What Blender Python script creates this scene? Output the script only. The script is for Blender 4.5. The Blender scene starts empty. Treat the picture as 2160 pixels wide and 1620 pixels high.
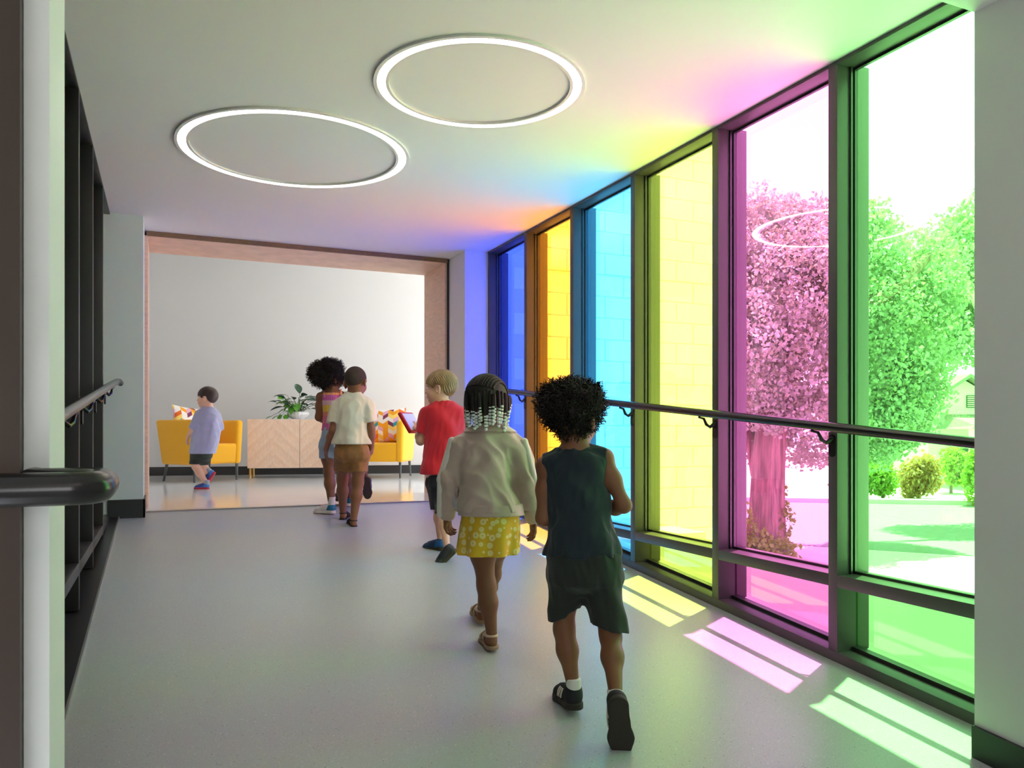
import bpy, bmesh, math, random
import numpy as np
from mathutils import Vector, Matrix

# ------------------------------------------------------------------ survey frame
# corridor runs along +Y, ramp rises along +Y (z = RAMP * y), camera plane at y = 0
F, CX, HY = 1660.0, 1080.0, 908.0
YAW = math.atan((CX - 345) / F)
S, C = math.sin(YAW), math.cos(YAW)
CZ, CEIL, RAMP, TOPZ = 1.18, 2.713, 0.09, 0.58
def at(px, py, d):
    l = (px - CX) / F; v = (HY - py) / F
    return np.array([(S + l * C) * d, (C - l * S) * d, CZ + v * d])
def atY(px, py, Y):
    l = (px - CX) / F; return at(px, py, Y / (C - l * S))
RGT = np.array([C, -S, 0.0]); FWD = np.array([S, C, 0.0]); UP = np.array([0, 0, 1.0])

sc = bpy.context.scene
col = sc.collection

# ------------------------------------------------------------------ camera, world, sun, exposure
cam = bpy.data.cameras.new('camera'); camo = bpy.data.objects.new('camera', cam); col.objects.link(camo)
camo.location = (0, 0, CZ); camo.rotation_euler = (math.pi / 2, 0, -YAW)
cam.sensor_width = 36; cam.lens = F / 2160 * 36; cam.shift_y = 98 / 2160
cam.clip_start = 0.02; cam.clip_end = 300
sc.camera = camo
w = bpy.data.worlds.new('sky'); sc.world = w; w.use_nodes = True
nt = w.node_tree; bg = nt.nodes['Background']
tc = nt.nodes.new('ShaderNodeTexCoord'); nz = nt.nodes.new('ShaderNodeTexNoise'); rp = nt.nodes.new('ShaderNodeValToRGB')
nz.inputs['Scale'].default_value = 2.2; nz.inputs['Detail'].default_value = 6
rp.color_ramp.elements[0].position = 0.35; rp.color_ramp.elements[0].color = (0.72, 0.84, 1.0, 1)
rp.color_ramp.elements[1].position = 0.6; rp.color_ramp.elements[1].color = (1.0, 1.0, 1.0, 1)
nt.links.new(tc.outputs['Generated'], nz.inputs['Vector']); nt.links.new(nz.outputs['Fac'], rp.inputs['Fac'])
nt.links.new(rp.outputs['Color'], bg.inputs['Color']); bg.inputs['Strength'].default_value = 3.9
sun = bpy.data.lights.new('sun', 'SUN'); suno = bpy.data.objects.new('sun', sun); col.objects.link(suno)
sun.energy = 27.0; sun.angle = math.radians(0.55); sun.color = (1.0, 0.96, 0.9)
suno.rotation_euler = Vector((-0.22, -0.114, -1)).to_track_quat('-Z', 'Y').to_euler(); suno.location = (6, 4, 12)
sc.view_settings.view_transform = 'Standard'; sc.view_settings.look = 'None'
sc.view_settings.exposure = 0.6; sc.view_settings.gamma = 1.0; sc.view_settings.use_curve_mapping = False
sc.cycles.max_bounces = 12; sc.cycles.diffuse_bounces = 6; sc.cycles.transparent_max_bounces = 16
sc.cycles.sample_clamp_indirect = 6.0

# ------------------------------------------------------------------ materials
def lin(*c):
    c = c[0] if len(c) == 1 else c
    o = []
    for v in c:
        v = v / 255.0
        o.append(v / 12.92 if v <= 0.04045 else ((v + 0.055) / 1.055) ** 2.4)
    return tuple(o)
MATS = {}
def mat(name, c, rough=0.6, metal=0.0, var=0.0, vs=8.0, bump=0.0, bs=60.0, stretch=(1, 1, 1), spec=0.5, sheen=0.0, coat=0.0, bd=0.004):
    if name in MATS: return MATS[name]
    m = bpy.data.materials.new(name); m.use_nodes = True; n = m.node_tree.nodes; L = m.node_tree.links
    b = n['Principled BSDF']; b.inputs['Base Color'].default_value = (*c[:3], 1); b.inputs['Roughness'].default_value = rough
    b.inputs['Metallic'].default_value = metal; b.inputs['Specular IOR Level'].default_value = spec
    if sheen: b.inputs['Sheen Weight'].default_value = sheen
    if coat: b.inputs['Coat Weight'].default_value = coat
    if var or bump:
        t = n.new('ShaderNodeTexCoord'); mp = n.new('ShaderNodeMapping'); mp.inputs['Scale'].default_value = stretch
        L.new(t.outputs['Object'], mp.inputs['Vector'])
    if var:
        z = n.new('ShaderNodeTexNoise'); z.inputs['Scale'].default_value = vs; z.inputs['Detail'].default_value = 5
        L.new(mp.outputs['Vector'], z.inputs['Vector'])
        r = n.new('ShaderNodeValToRGB'); r.color_ramp.elements[0].position = 0.3; r.color_ramp.elements[1].position = 0.7
        r.color_ramp.elements[0].color = (*[max(0, v * (1 - var)) for v in c[:3]], 1)
        r.color_ramp.elements[1].color = (*[min(1, v * (1 + var)) for v in c[:3]], 1)
        L.new(z.outputs['Fac'], r.inputs['Fac']); L.new(r.outputs['Color'], b.inputs['Base Color'])
    if bump:
        z2 = n.new('ShaderNodeTexNoise'); z2.inputs['Scale'].default_value = bs; z2.inputs['Detail'].default_value = 3
        L.new(mp.outputs['Vector'], z2.inputs['Vector'])
        bp = n.new('ShaderNodeBump'); bp.inputs['Strength'].default_value = bump; bp.inputs['Distance'].default_value = bd
        L.new(z2.outputs['Fac'], bp.inputs['Height']); L.new(bp.outputs['Normal'], b.inputs['Normal'])
    MATS[name] = m
    return m
def nd(m, kind, **kw):
    n = m.node_tree.nodes.new(kind)
    for k, v in kw.items(): setattr(n, k, v)
    return n
def ramp_const(m, stops, interp='CONSTANT'):
    r = nd(m, 'ShaderNodeValToRGB'); cr = r.color_ramp; cr.interpolation = interp
    while len(cr.elements) > 1: cr.elements.remove(cr.elements[-1])
    cr.elements[0].position = stops[0][0]; cr.elements[0].color = (*stops[0][1], 1)
    for p, c in stops[1:]:
        e = cr.elements.new(p); e.color = (*c, 1)
    return r
def glass_mat(name, T, ior=1.85):
    m = bpy.data.materials.new(name); m.use_nodes = True; n = m.node_tree.nodes; L = m.node_tree.links
    n.remove(n['Principled BSDF']); out = n['Material Output']
    t = n.new('ShaderNodeBsdfTransparent'); t.inputs['Color'].default_value = (*[math.sqrt(v) for v in T], 1)
    g = n.new('ShaderNodeBsdfGlossy'); g.inputs['Roughness'].default_value = 0.01; g.inputs['Color'].default_value = (1, 1, 1, 1)
    geo = n.new('ShaderNodeNewGeometry'); mx = n.new('ShaderNodeMix'); mx.inputs['A'].default_value = ior; mx.inputs['B'].default_value = 1 / ior
    L.new(geo.outputs['Backfacing'], mx.inputs['Factor'])
    fr = n.new('ShaderNodeFresnel'); L.new(mx.outputs['Result'], fr.inputs['IOR'])
    ms = n.new('ShaderNodeMixShader'); L.new(fr.outputs['Fac'], ms.inputs['Fac']); L.new(t.outputs['BSDF'], ms.inputs[1]); L.new(g.outputs['BSDF'], ms.inputs[2])
    L.new(ms.outputs['Shader'], out.inputs['Surface'])
    return m
def emis(name, c, s):
    m = bpy.data.materials.new(name); m.use_nodes = True; n = m.node_tree.nodes
    b = n['Principled BSDF']; b.inputs['Base Color'].default_value = (0.9, 0.9, 0.9, 1)
    b.inputs['Emission Color'].default_value = (*c, 1); b.inputs['Emission Strength'].default_value = s
    return m

M_wall = mat('wall_paint', lin(222, 221, 219), 0.55, var=0.015, vs=3)
M_ceil = mat('ceiling_paint', lin(226, 225, 222), 0.6)
M_frame = mat('dark_bronze_frame', lin(76, 71, 71), 0.42, bump=0.03, bs=300)
M_black = mat('black_metal', lin(38, 37, 38), 0.32, metal=0.0, spec=0.6)
M_rail = mat('rail_bronze', lin(40, 37, 37), 0.22, metal=0.3, spec=0.6)
M_base = mat('black_rubber', lin(36, 37, 36), 0.5)
M_wood = mat('portal_birch', lin(226, 190, 166), 0.5, var=0.1, vs=9, stretch=(1, 1, 6))
M_woodedge = mat('ply_edge', lin(128, 100, 74), 0.6, var=0.1, vs=30)
M_brown = mat('dark_walnut', lin(54, 37, 24), 0.45, var=0.12, vs=14, stretch=(1, 1, 0.1))
M_jamb = mat('grey_jamb_paint', lin(240, 240, 236), 0.5)

def vinyl():
    m = mat('speckled_vinyl', lin(158, 158, 157), 0.34, spec=0.45); n = m.node_tree.nodes; L = m.node_tree.links; b = n['Principled BSDF']
    t = nd(m, 'ShaderNodeTexCoord'); cur = lin(158, 158, 157)
    prev = None
    def rgbmix(fac, a, bb):
        x = nd(m, 'ShaderNodeMix', data_type='RGBA'); L.new(fac, x.inputs['Factor'])
        for sk, v in ((x.inputs[6], a), (x.inputs[7], bb)):
            if isinstance(v, tuple): sk.default_value = (*v, 1)
            else: L.new(v, sk)
        return x.outputs[2]
    z = nd(m, 'ShaderNodeTexNoise'); z.inputs['Scale'].default_value = 160; z.inputs['Detail'].default_value = 2; L.new(t.outputs['Object'], z.inputs['Vector'])
    o = rgbmix(z.outputs['Fac'], lin(154, 158, 160), lin(184, 187, 188))
    for sc_, thr, c in ((95, 0.16, lin(215, 213, 208)), (70, 0.13, lin(88, 88, 88)), (40, 0.075, lin(235, 233, 226))):
        v = nd(m, 'ShaderNodeTexVoronoi'); v.inputs['Scale'].default_value = sc_; L.new(t.outputs['Object'], v.inputs['Vector'])
        w_ = nd(m, 'ShaderNodeTexWhiteNoise'); L.new(v.outputs['Position'], w_.inputs['Vector'])
        lt = nd(m, 'ShaderNodeMath', operation='LESS_THAN'); L.new(v.outputs['Distance'], lt.inputs[0]); lt.inputs[1].default_value = thr
        gt = nd(m, 'ShaderNodeMath', operation='GREATER_THAN'); L.new(w_.outputs['Value'], gt.inputs[0]); gt.inputs[1].default_value = 0.72
        mu = nd(m, 'ShaderNodeMath', operation='MULTIPLY'); L.new(lt.outputs[0], mu.inputs[0]); L.new(gt.outputs[0], mu.inputs[1])
        o = rgbmix(mu.outputs[0], o, c)
    L.new(o, b.inputs['Base Color'])
    z2 = nd(m, 'ShaderNodeTexNoise'); z2.inputs['Scale'].default_value = 350; L.new(t.outputs['Object'], z2.inputs['Vector'])
    bp = nd(m, 'ShaderNodeBump'); bp.inputs['Strength'].default_value = 0.12; bp.inputs['Distance'].default_value = 0.002
    L.new(z2.outputs['Fac'], bp.inputs['Height']); L.new(bp.outputs['Normal'], b.inputs['Normal'])
    return m
M_vinyl = vinyl()
M_terr = mat('polished_terrazzo', lin(236, 240, 245), 0.1, var=0.02, vs=3.0, stretch=(1, 5, 1))
M_conc = mat('pale_concrete', lin(196, 194, 188), 0.85, var=0.08, vs=3)  # pale concrete in its own colour
M_road = mat('asphalt', lin(118, 119, 120), 0.9, var=0.08, vs=5)
M_block = mat('painted_block', lin(236, 236, 232), 0.8, var=0.02, vs=12, bump=0.25, bs=120)
M_mortar = mat('painted_mortar', lin(214, 214, 210), 0.85)

# ------------------------------------------------------------------ mesh helpers
def prop(o, label=None, cat=None, group=None, kind=None):
    if label: o['label'] = label
    if cat: o['category'] = cat
    if group: o['group'] = group
    if kind: o['kind'] = kind
    return o
def empty(name, loc=(0, 0, 0), rz=0.0, parent=None):
    o = bpy.data.objects.new(name, None); col.objects.link(o); o.location = loc; o.rotation_euler = (0, 0, rz)
    o.empty_display_size = 0.1
    if parent: o.parent = parent
    return o
def link(name, me, m=None, parent=None, loc=None, rot=None):
    o = bpy.data.objects.new(name, me); col.objects.link(o)
    if m is not None and len(me.materials) == 0: me.materials.append(m)
    if parent: o.parent = parent
    if loc is not None: o.location = loc
    if rot is not None: o.rotation_euler = rot
    return o
def np_mesh(name, V, Q, smooth=True):
    me = bpy.data.meshes.new(name); V = np.ascontiguousarray(V, np.float32); Q = np.ascontiguousarray(Q, np.int32)
    k = Q.shape[1]; nq = len(Q)
    me.vertices.add(len(V)); me.vertices.foreach_set('co', V.ravel())
    me.loops.add(nq * k); me.loops.foreach_set('vertex_index', Q.ravel())
    me.polygons.add(nq); me.polygons.foreach_set('loop_start', np.arange(0, nq * k, k, dtype=np.int32))
    me.polygons.foreach_set('loop_total', np.full(nq, k, np.int32))
    me.polygons.foreach_set('use_smooth', np.full(nq, smooth, bool))
    me.update(calc_edges=True)
    return me
class MB:
    def __init__(s): s.v = []; s.f = []
    def add(s, vs, fs):
        o = len(s.v); s.v += [tuple(map(float, v)) for v in vs]; s.f += [tuple(i + o for i in f) for f in fs]; return s
    def box(s, a, b):
        x0, y0, z0 = a; x1, y1, z1 = b
        return s.hexa([(x0, y0, z0), (x1, y0, z0), (x1, y1, z0), (x0, y1, z0), (x0, y0, z1), (x1, y0, z1), (x1, y1, z1), (x0, y1, z1)])
    def hexa(s, v):   # 4 bottom ccw, 4 top ccw
        return s.add(v, [(3, 2, 1, 0), (4, 5, 6, 7), (0, 1, 5, 4), (1, 2, 6, 5), (2, 3, 7, 6), (3, 0, 4, 7)])
    def prism(s, poly, z0, z1):
        n = len(poly); v = [(x, y, z0) for x, y in poly] + [(x, y, z1) for x, y in poly]
        return s.add(v, [tuple(range(n - 1, -1, -1)), tuple(range(n, 2 * n))] + [(i, (i + 1) % n, n + (i + 1) % n, n + i) for i in range(n)])
    def tube(s, pts, r, n=12, cap=True):
        pts = [np.array(p, float) for p in pts]; N = len(pts); rr = r if hasattr(r, '__len__') else [r] * N
        t0 = pts[1] - pts[0]; t0 /= np.linalg.norm(t0)
        ref = UP if abs(t0[2]) < 0.9 else np.array([1.0, 0, 0]); a = np.cross(t0, ref); a /= np.linalg.norm(a)
        V = []
        for i, p in enumerate(pts):
            t = (pts[min(i + 1, N - 1)] - pts[max(i - 1, 0)]); t = t / (np.linalg.norm(t) + 1e-12)
            a = a - t * a.dot(t); a /= np.linalg.norm(a); b = np.cross(t, a)
            for k in range(n):
                th = 2 * math.pi * k / n; V.append(p + rr[i] * (math.cos(th) * a + math.sin(th) * b))
        Fs = [(i * n + k, i * n + (k + 1) % n, (i + 1) * n + (k + 1) % n, (i + 1) * n + k) for i in range(N - 1) for k in range(n)]
        if cap: Fs += [tuple(range(n - 1, -1, -1)), tuple((N - 1) * n + k for k in range(n))]
        return s.add(V, Fs)
    def lathe(s, prof, n=32, c=(0, 0, 0), rib=0.0, ribn=0):
        V = []
        for r, z in prof:
            for k in range(n):
                th = 2 * math.pi * k / n; q = r * (1 + rib * math.cos(ribn * th)); V.append((c[0] + q * math.cos(th), c[1] + q * math.sin(th), c[2] + z))
        Fs = [(i * n + k, i * n + (k + 1) % n, (i + 1) * n + (k + 1) % n, (i + 1) * n + k) for i in range(len(prof) - 1) for k in range(n)]
        return s.add(V, Fs)
    def mesh(s, name, bevel=0, seg=2, smooth=False):
        me = bpy.data.meshes.new(name); me.from_pydata(s.v, [], s.f); bm = bmesh.new(); bm.from_mesh(me)
        bmesh.ops.recalc_face_normals(bm, faces=bm.faces)
        if bevel: bmesh.ops.bevel(bm, geom=list(bm.edges), offset=bevel, segments=seg, affect='EDGES', profile=0.5, clamp_overlap=True)
        for f in bm.faces: f.smooth = bool(smooth or bevel)
        if bevel or smooth:
            for e in bm.edges:
                if len(e.link_faces) == 2 and e.calc_face_angle(0) > 0.7: e.smooth = False
        bm.to_mesh(me); bm.free(); return me
    def build(s, name, m, parent=None, loc=None, rot=None, **kw):
        return link(name, s.mesh(name, **kw), m, parent, loc, rot)
def struct(name, mb, m, **kw):
    return prop(mb.build(name, m, **kw), kind='structure')
def rz_(y): return RAMP * y

# ------------------------------------------------------------------ setting: floors, walls, ceiling
XL, XR = -0.345, 2.55
Y0, Y1 = 1.68, 6.42
b = MB(); b.hexa([(-0.285, 0, -0.25), (2.56, 0, -0.25), (2.56, Y1, -0.25), (-0.285, Y1, -0.25), (-0.285, 0, 0), (2.56, 0, 0), (2.56, Y1, rz_(Y1)), (-0.285, Y1, rz_(Y1))])
struct('floor', b, M_vinyl)
struct('floor_lobby', MB().box((-3.6, -4.5, -0.25), (2.9, 0, 0)), M_vinyl)
struct('floor_lounge', MB().box((-0.5, Y1, 0.33), (2.56, 6.66, TOPZ)).box((-1.8, 6.66, 0.33), (5.25, 12.2, TOPZ)), M_terr)
struct('trim_1', MB().box((-0.14, Y1 - 0.03, TOPZ - 0.02), (2.34, Y1 + 0.012, TOPZ + 0.004)), mat('threshold_strip', lin(150, 148, 146), 0.4))
struct('ceiling', MB().box((-0.5, Y0, CEIL), (2.56, 6.72, CEIL + 0.3)), M_ceil)
struct('ceiling_lobby', MB().box((-3.6, -4.5, 2.5), (2.9, Y0, CEIL + 0.3)), M_ceil)
struct('ceiling_lounge', MB().box((-2.0, 6.72, 3.75), (5.45, 12.6, 3.95)), M_ceil)
# right lobby wall and its base
struct('wall_right', MB().box((2.34, -4.5, -0.25), (2.95, Y0, 2.5)), mat('dimmed_wall_paint', lin(198, 198, 194), 0.55))  # white wall paint darkened to stand in for weaker light here
b = MB(); b.hexa([(2.326, -0.0, 0.0), (2.34, 0, 0.0), (2.34, Y0, 0.0), (2.326, Y0, 0.0), (2.326, 0, 0.1), (2.34, 0, 0.1), (2.34, Y0, rz_(Y0) + 0.1), (2.326, Y0, rz_(Y0) + 0.1)])
struct('baseboard_right', b, M_base)
# left jamb (grey post with a seam) and walnut panel beside it
struct('wall_left_jamb', MB().box((-0.1765, 1.26, -0.1), (-0.1445, 1.44, 2.5)).box((-0.9, 1.30, -0.1), (-0.176, 1.44, 2.5)), M_jamb, bevel=0.002)
struct('wall_left_panel', MB().box((-3.6, 1.235, -0.1), (-0.1765, 1.299, 2.5)), M_brown)
struct('wall_left_lobby', MB().box((-3.8, -4.5, -0.25), (-3.6, 1.4, 2.5)), M_wall)
b = MB().box((-3.8, -4.7, -0.25), (2.95, -4.5, 0.5)).box((-3.8, -4.7, 2.35), (2.95, -4.5, 2.9)).box((-3.8, -4.7, 0.5), (-0.4, -4.5, 2.35)).box((0.8, -4.7, 0.5), (2.95, -4.5, 2.35))  # unseen rear wall, its opening added to let sky light in
struct('wall_back_lobby', b, M_wall)
# far piers and the left column
struct('wall_left_column', MB().box((-0.5, 6.21, 0.3), (-0.133, 6.72, CEIL)), mat('cool_white_paint', lin(206, 217, 216), 0.55))
struct('wall_right_pier', MB().box((2.339, 6.27, 0.3), (2.80, 6.70, CEIL)), M_wall)
struct('baseboard_left', MB().box((-0.36, 6.198, 0.5), (-0.121, 6.21, TOPZ + 0.11)).box((-0.133, 6.198, 0.5), (-0.121, 6.60, TOPZ + 0.11)), M_base)
struct('baseboard_pier', MB().box((2.327, 6.258, 0.5), (2.55, 6.27, TOPZ + 0.11)).box((2.327, 6.258, 0.5), (2.339, 6.68, TOPZ + 0.11)), M_base)
# wooden portal lining
p = prop(empty('door_1', (1.1, 6.7, TOPZ)), kind='structure')
def pl(name, mb, m, **kw): return mb.build(name, m, parent=p, loc=None, **kw)
def sh(mb, o): mb.v = [(x - o[0], y - o[1], z - o[2]) for x, y, z in mb.v]; return mb
O = (1.1, 6.7, TOPZ)
pl('header_edge', sh(MB().box((-0.12, 6.655, CEIL - 0.036), (2.318, 6.675, CEIL)), O), M_woodedge)
pl('header_soffit', sh(MB().box((-0.12, 6.675, CEIL - 0.034), (2.318, 7.30, CEIL + 0.02)), O), M_wood)
pl('jamb', sh(MB().box((-0.135, 6.665, TOPZ), (-0.11, 7.30, CEIL - 0.034)), O), M_wood)
pl('jamb', sh(MB().box((2.305, 6.69, TOPZ), (2.322, 7.30, CEIL - 0.034)), O), M_wood)
pl('shadow_gap', sh(MB().box((2.322, 6.672, TOPZ), (2.3385, 7.30, CEIL)), O), M_base)
# lounge walls
WA = math.atan2(10.632 - 11.473, 3.322 + 0.206)
def wallpt(t, off=0): return (-0.206 + t * math.cos(WA) + off * math.sin(WA), 11.473 + t * math.sin(WA) - off * math.cos(WA))
def along(t0, t1, o0, o1, z0, z1):
    return MB().prism([wallpt(t0, o0), wallpt(t1, o0), wallpt(t1, o1), wallpt(t0, o1)], z0, z1)
struct('wall_back', along(-1.9, 5.9, 0, -0.15, 0.33, 3.8), mat('lounge_wall_paint', lin(214, 214, 215), 0.5))
struct('baseboard_back', along(-1.7, 5.7, 0.012, -0.01, TOPZ - 0.02, TOPZ + 0.115), mat('charcoal_base', lin(40, 41, 43), 0.45))
struct('wall_left_lounge', MB().box((-2.0, 6.5, 0.3), (-1.8, 12.6, 3.9)), M_wall)
struct('wall_lounge_return', MB().box((-2.0, 6.5, 0.3), (-0.5, 6.72, 3.9)).box((-0.5, 6.5, 0.3), (-0.135, 6.72, 3.9)).box((-0.6, 6.72, CEIL - 0.0), (2.9, 6.9, 3.9)).box((-2.0, 7.2, 0.33), (-0.136, 7.3, 3.9)).box((2.34, 7.2, 0.33), (2.9, 7.3, 3.9)).box((-2.0, 7.2, CEIL + 0.02), (2.9, 7.3, 3.9)), M_wall)
b = MB().box((5.25, 6.64, 0.3), (5.45, 7.2, 3.9)).box((5.25, 10.2, 0.3), (5.45, 12.4, 3.9)).box((5.25, 7.2, 0.3), (5.45, 10.2, 0.62)).box((5.25, 7.2, 3.6), (5.45, 10.2, 3.9))
struct('wall_right_lounge', b, M_wall)

# ------------------------------------------------------------------ coloured window wall (right)
GX0, GX1 = 2.655, 2.667
mull = [(5.482, 5.531), (4.731, 4.777), (3.964, 4.011), (3.198, 3.247), (2.434, 2.482), (1.668, 1.716)]
edges = [6.27] + [m0 for m0, m1 in mull]
tints = [('blue', (0.035, 0.08, 0.92)), ('orange', (0.95, 0.36, 0.03)), ('sky blue', (0.07, 0.48, 0.95)), ('yellow', (0.57, 0.84, 0.12)), ('magenta', (0.84, 0.23, 0.66)), ('green', (0.29, 0.94, 0.27))]
HB = 2.697
for i in range(6):
    far = 6.245 if i == 0 else mull[i - 1][0]
    m0, m1 = mull[i]
    near = m1
    wn = prop(empty('window_%d' % (i + 1), (XR, (far + near) / 2, rz_(near))), kind='structure')
    o = (XR, (far + near) / 2, rz_(near)); g = glass_mat('glass_' + tints[i][0].replace(' ', '_'), tints[i][1])
    def W(name, mb, m, **kw): return sh(mb, o).build(name, m, parent=wn, **kw)
    if i == 0: W('mullion', MB().box((XR, 6.245, 0.4), (2.73, 6.27, CEIL)), M_frame, bevel=0.0015)
    W('mullion', MB().box((XR, m0, rz_(m0) + 0.03), (2.73, m1, CEIL)), M_frame, bevel=0.0015)
    W('glass_pane', MB().box((GX0, near, 0.585), (GX1, far, HB)), g)
    zl0, zl1 = rz_(near) + 0.05, rz_(far) + 0.05
    W('glass_pane', MB().hexa([(GX0, near, zl0), (GX1, near, zl0), (GX1, far, zl1), (GX0, far, zl1), (GX0, near, 0.53), (GX1, near, 0.53), (GX1, far, 0.531), (GX0, far, 0.531)]), g)
    W('transom', MB().box((XR, near, 0.53), (2.73, far, 0.581)), M_frame, bevel=0.0015)
    W('header', MB().box((XR, near, HB), (2.672, far, CEIL)), M_frame, bevel=0.0015)
    bd = MB()
    for y0, y1 in ((near, near + 0.009), (far - 0.009, far)):
        bd.box((2.618, y0, 0.581), (2.628, y1, HB)); bd.box((2.640, y0, 0.581), (2.655, y1 , HB))
    bd.box((2.640, near, 0.581), (2.655, far, 0.592)); bd.box((2.640, near, HB - 0.011), (2.655, far, HB))
    W('glazing_bead', bd, M_black)
    W('sill_gasket', MB().hexa([(2.632, near, zl0 - 0.02), (2.67, near, zl0 - 0.02), (2.67, far, zl1 - 0.02), (2.632, far, zl1 - 0.02), (2.632, near, zl0 + 0.008), (2.67, near, zl0 + 0.008), (2.67, far, zl1 + 0.008), (2.632, far, zl1 + 0.008)]), M_black)
# sill pan following the ramp
def sloped(x0, x1, y0, y1, h0, h1, top_in=None):
    return MB().hexa([(x0, y0, rz_(y0) + h0), (x1, y0, rz_(y0) + h0), (x1, y1, rz_(y1) + h0), (x0, y1, rz_(y1) + h0), (x0, y0, rz_(y0) + h1), (x1, y0, rz_(y0) + h1), (x1, y1, rz_(y1) + h1), (x0, y1, rz_(y1) + h1)])
struct('trim_2', sloped(2.548, 2.80, 1.6, 6.26, -0.2, 0.042), M_frame, bevel=0.002)
kp = [(2.74, 0.02), (2.79, 0.02), (2.96, 0.46), (3.02, 0.46), (3.02, -1.4), (2.74, -1.4)]; kb = MB().prism(kp, 0, 1)
kb.v = [(x, 1.6 if z < 0.5 else 6.43, y + (0 if y > 0.3 or y < -1 else rz_(1.6 if z < 0.5 else 6.43) * 0.75)) for x, y, z in kb.v]
struct('trim_5', kb, mat('grey_kerb', lin(142, 140, 136), 0.85, var=0.06, vs=5))  # added kerb, sloped to catch sun and brighten the lower panes
# left window wall: dark panels between deep mullions
M_lframe = mat('shaded_frame', lin(30, 29, 30), 0.4)  # frame colour blackened to paint in the low light on this side
lm = [2.46, 3.22, 3.98, 4.74, 5.50]
for i in range(5):
    y0 = ([1.40] + lm)[i]; y1 = lm[i]
    wn = prop(empty('window_%d' % (i + 7), (XL, y1, rz_(y1))), kind='structure'); o = (XL, y1, rz_(y1))
    def W(name, mb, m, **kw): return sh(mb, o).build(name, m, parent=wn, **kw)
    W('mullion', MB().box((XL - 0.16, y1, rz_(y1) + 0.02), (XL, y1 + 0.048, CEIL)), M_lframe, bevel=0.0015)
    W('glass_pane', MB().box((XL - 0.13, y0 + 0.048, 0.2), (XL - 0.12, y1, CEIL - 0.02)), mat('black_glass', (0.006, 0.006, 0.007), 0.12))
    W('transom', MB().box((XL - 0.12, y0 + 0.048, 0.535), (XL, y1, 0.59)), M_lframe, bevel=0.0015)
    W('header', MB().box((XL - 0.13, y0 + 0.048, CEIL - 0.014), (XL, y1, CEIL)), M_lframe, bevel=0.0015)
wn = prop(empty('window_12', (XL, 6.1, rz_(6.1))), kind='structure'); o = (XL, 6.1, rz_(6.1))
sh(MB().box((XL - 0.13, 5.548, 0.4), (XL - 0.12, 6.21, CEIL - 0.02)), o).build('glass_pane', MATS['black_glass'], parent=wn)
sh(MB().box((XL - 0.12, 5.548, 0.535), (XL, 6.21, 0.59)), o).build('transom', M_lframe, parent=wn, bevel=0.0015)
sh(MB().box((XL - 0.13, 5.548, CEIL - 0.014), (XL, 6.21, CEIL)), o).build('header', M_lframe, parent=wn, bevel=0.0015)
struct('trim_3', sloped(-0.50, -0.29, 1.40, 6.21, -0.2, 0.012), M_black)
struct('trim_4', sloped(-0.292, -0.284, 1.40, 6.21, -0.2, 0.016), mat('edge_strip', lin(150, 148, 148), 0.4, metal=0.6))
struct('wall_left', MB().box((-0.62, 1.40, -0.2), (-0.50, 6.5, 3.0)), M_wall)

# ------------------------------------------------------------------ outside: ground, block wing
struct('ground', MB().box((2.80, -30, -1.05), (70, 60, -0.8)).box((-40, 12.6, -1.05), (2.80, 60, -0.8)).box((-40, -30, -1.05), (2.80, -4.8, -0.8)), M_conc)
YB = 6.44
wl = struct('wall_wing', MB().box((2.80, YB + 0.012, -0.85), (5.27, YB + 0.2, 4.9)), M_mortar)
bm_ = MB().box((-0.198, 0, 0), (0.198, 0.19, 0.194)).mesh('block', bevel=0.004, seg=1); bm_.materials.append(M_block)
for r in range(28):
    z = -0.8 + r * 0.2032
    for c in range(8):
        x = 2.80 + 0.2 + (c * 0.4064) - (0.2032 if r % 2 else 0)
        if x < 2.9 or x > 5.2: continue
        o = link('block', bm_, parent=wl, loc=(x, YB, z))
struct('wall_wing_roof', MB().box((2.5, 6.3, 4.6), (5.5, 13, 4.9)), M_mortar)
struct('ground_landing', MB().box((2.80, 5.3, -0.8), (4.1, YB, 0.34)), M_conc)

# ------------------------------------------------------------------ ring lights in the ceiling
M_led = emis('led_diffuser', (1.0, 0.93, 0.84), 9.0)
M_trim = mat('white_trim', lin(225, 222, 218), 0.4)
def ring_light(x, y, z, R, wd, label):
    t = prop(empty('ring_light', (x, y, z)), label, 'ceiling light', 'recessed ring lights')
    def ann(r0, r1, z0, z1, n=96): return MB().lathe([(r0, z0), (r1, z0), (r1, z1), (r0, z1), (r0, z0)], n)
    ann(R - wd, R, -0.004, 0.0).build('diffuser', M_led, parent=t, smooth=False)
    ann(R, R + 0.016, -0.010, 0.0).build('outer_trim', M_trim, parent=t)
    ann(R - wd - 0.014, R - wd, -0.010, 0.0).build('inner_trim', M_trim, parent=t)
    return t
ring_light(1.289, 3.265, CEIL, 0.452, 0.037, 'glowing ring light in the ceiling nearer the coloured windows')
ring_light(0.667, 4.450, CEIL, 0.603, 0.042, 'larger glowing ring light in the ceiling nearer the far opening')
ring_light(1.2, 8.9, 3.75, 0.6, 0.05, 'added unseen ring light brightening the lounge beyond the opening')  # out of view, added to brighten the lounge
ring_light(0.6, -1.3, 2.5, 0.55, 0.04, 'added unseen ring light brightening the lobby behind the viewpoint')  # out of view, added as fill light from behind the camera

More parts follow.
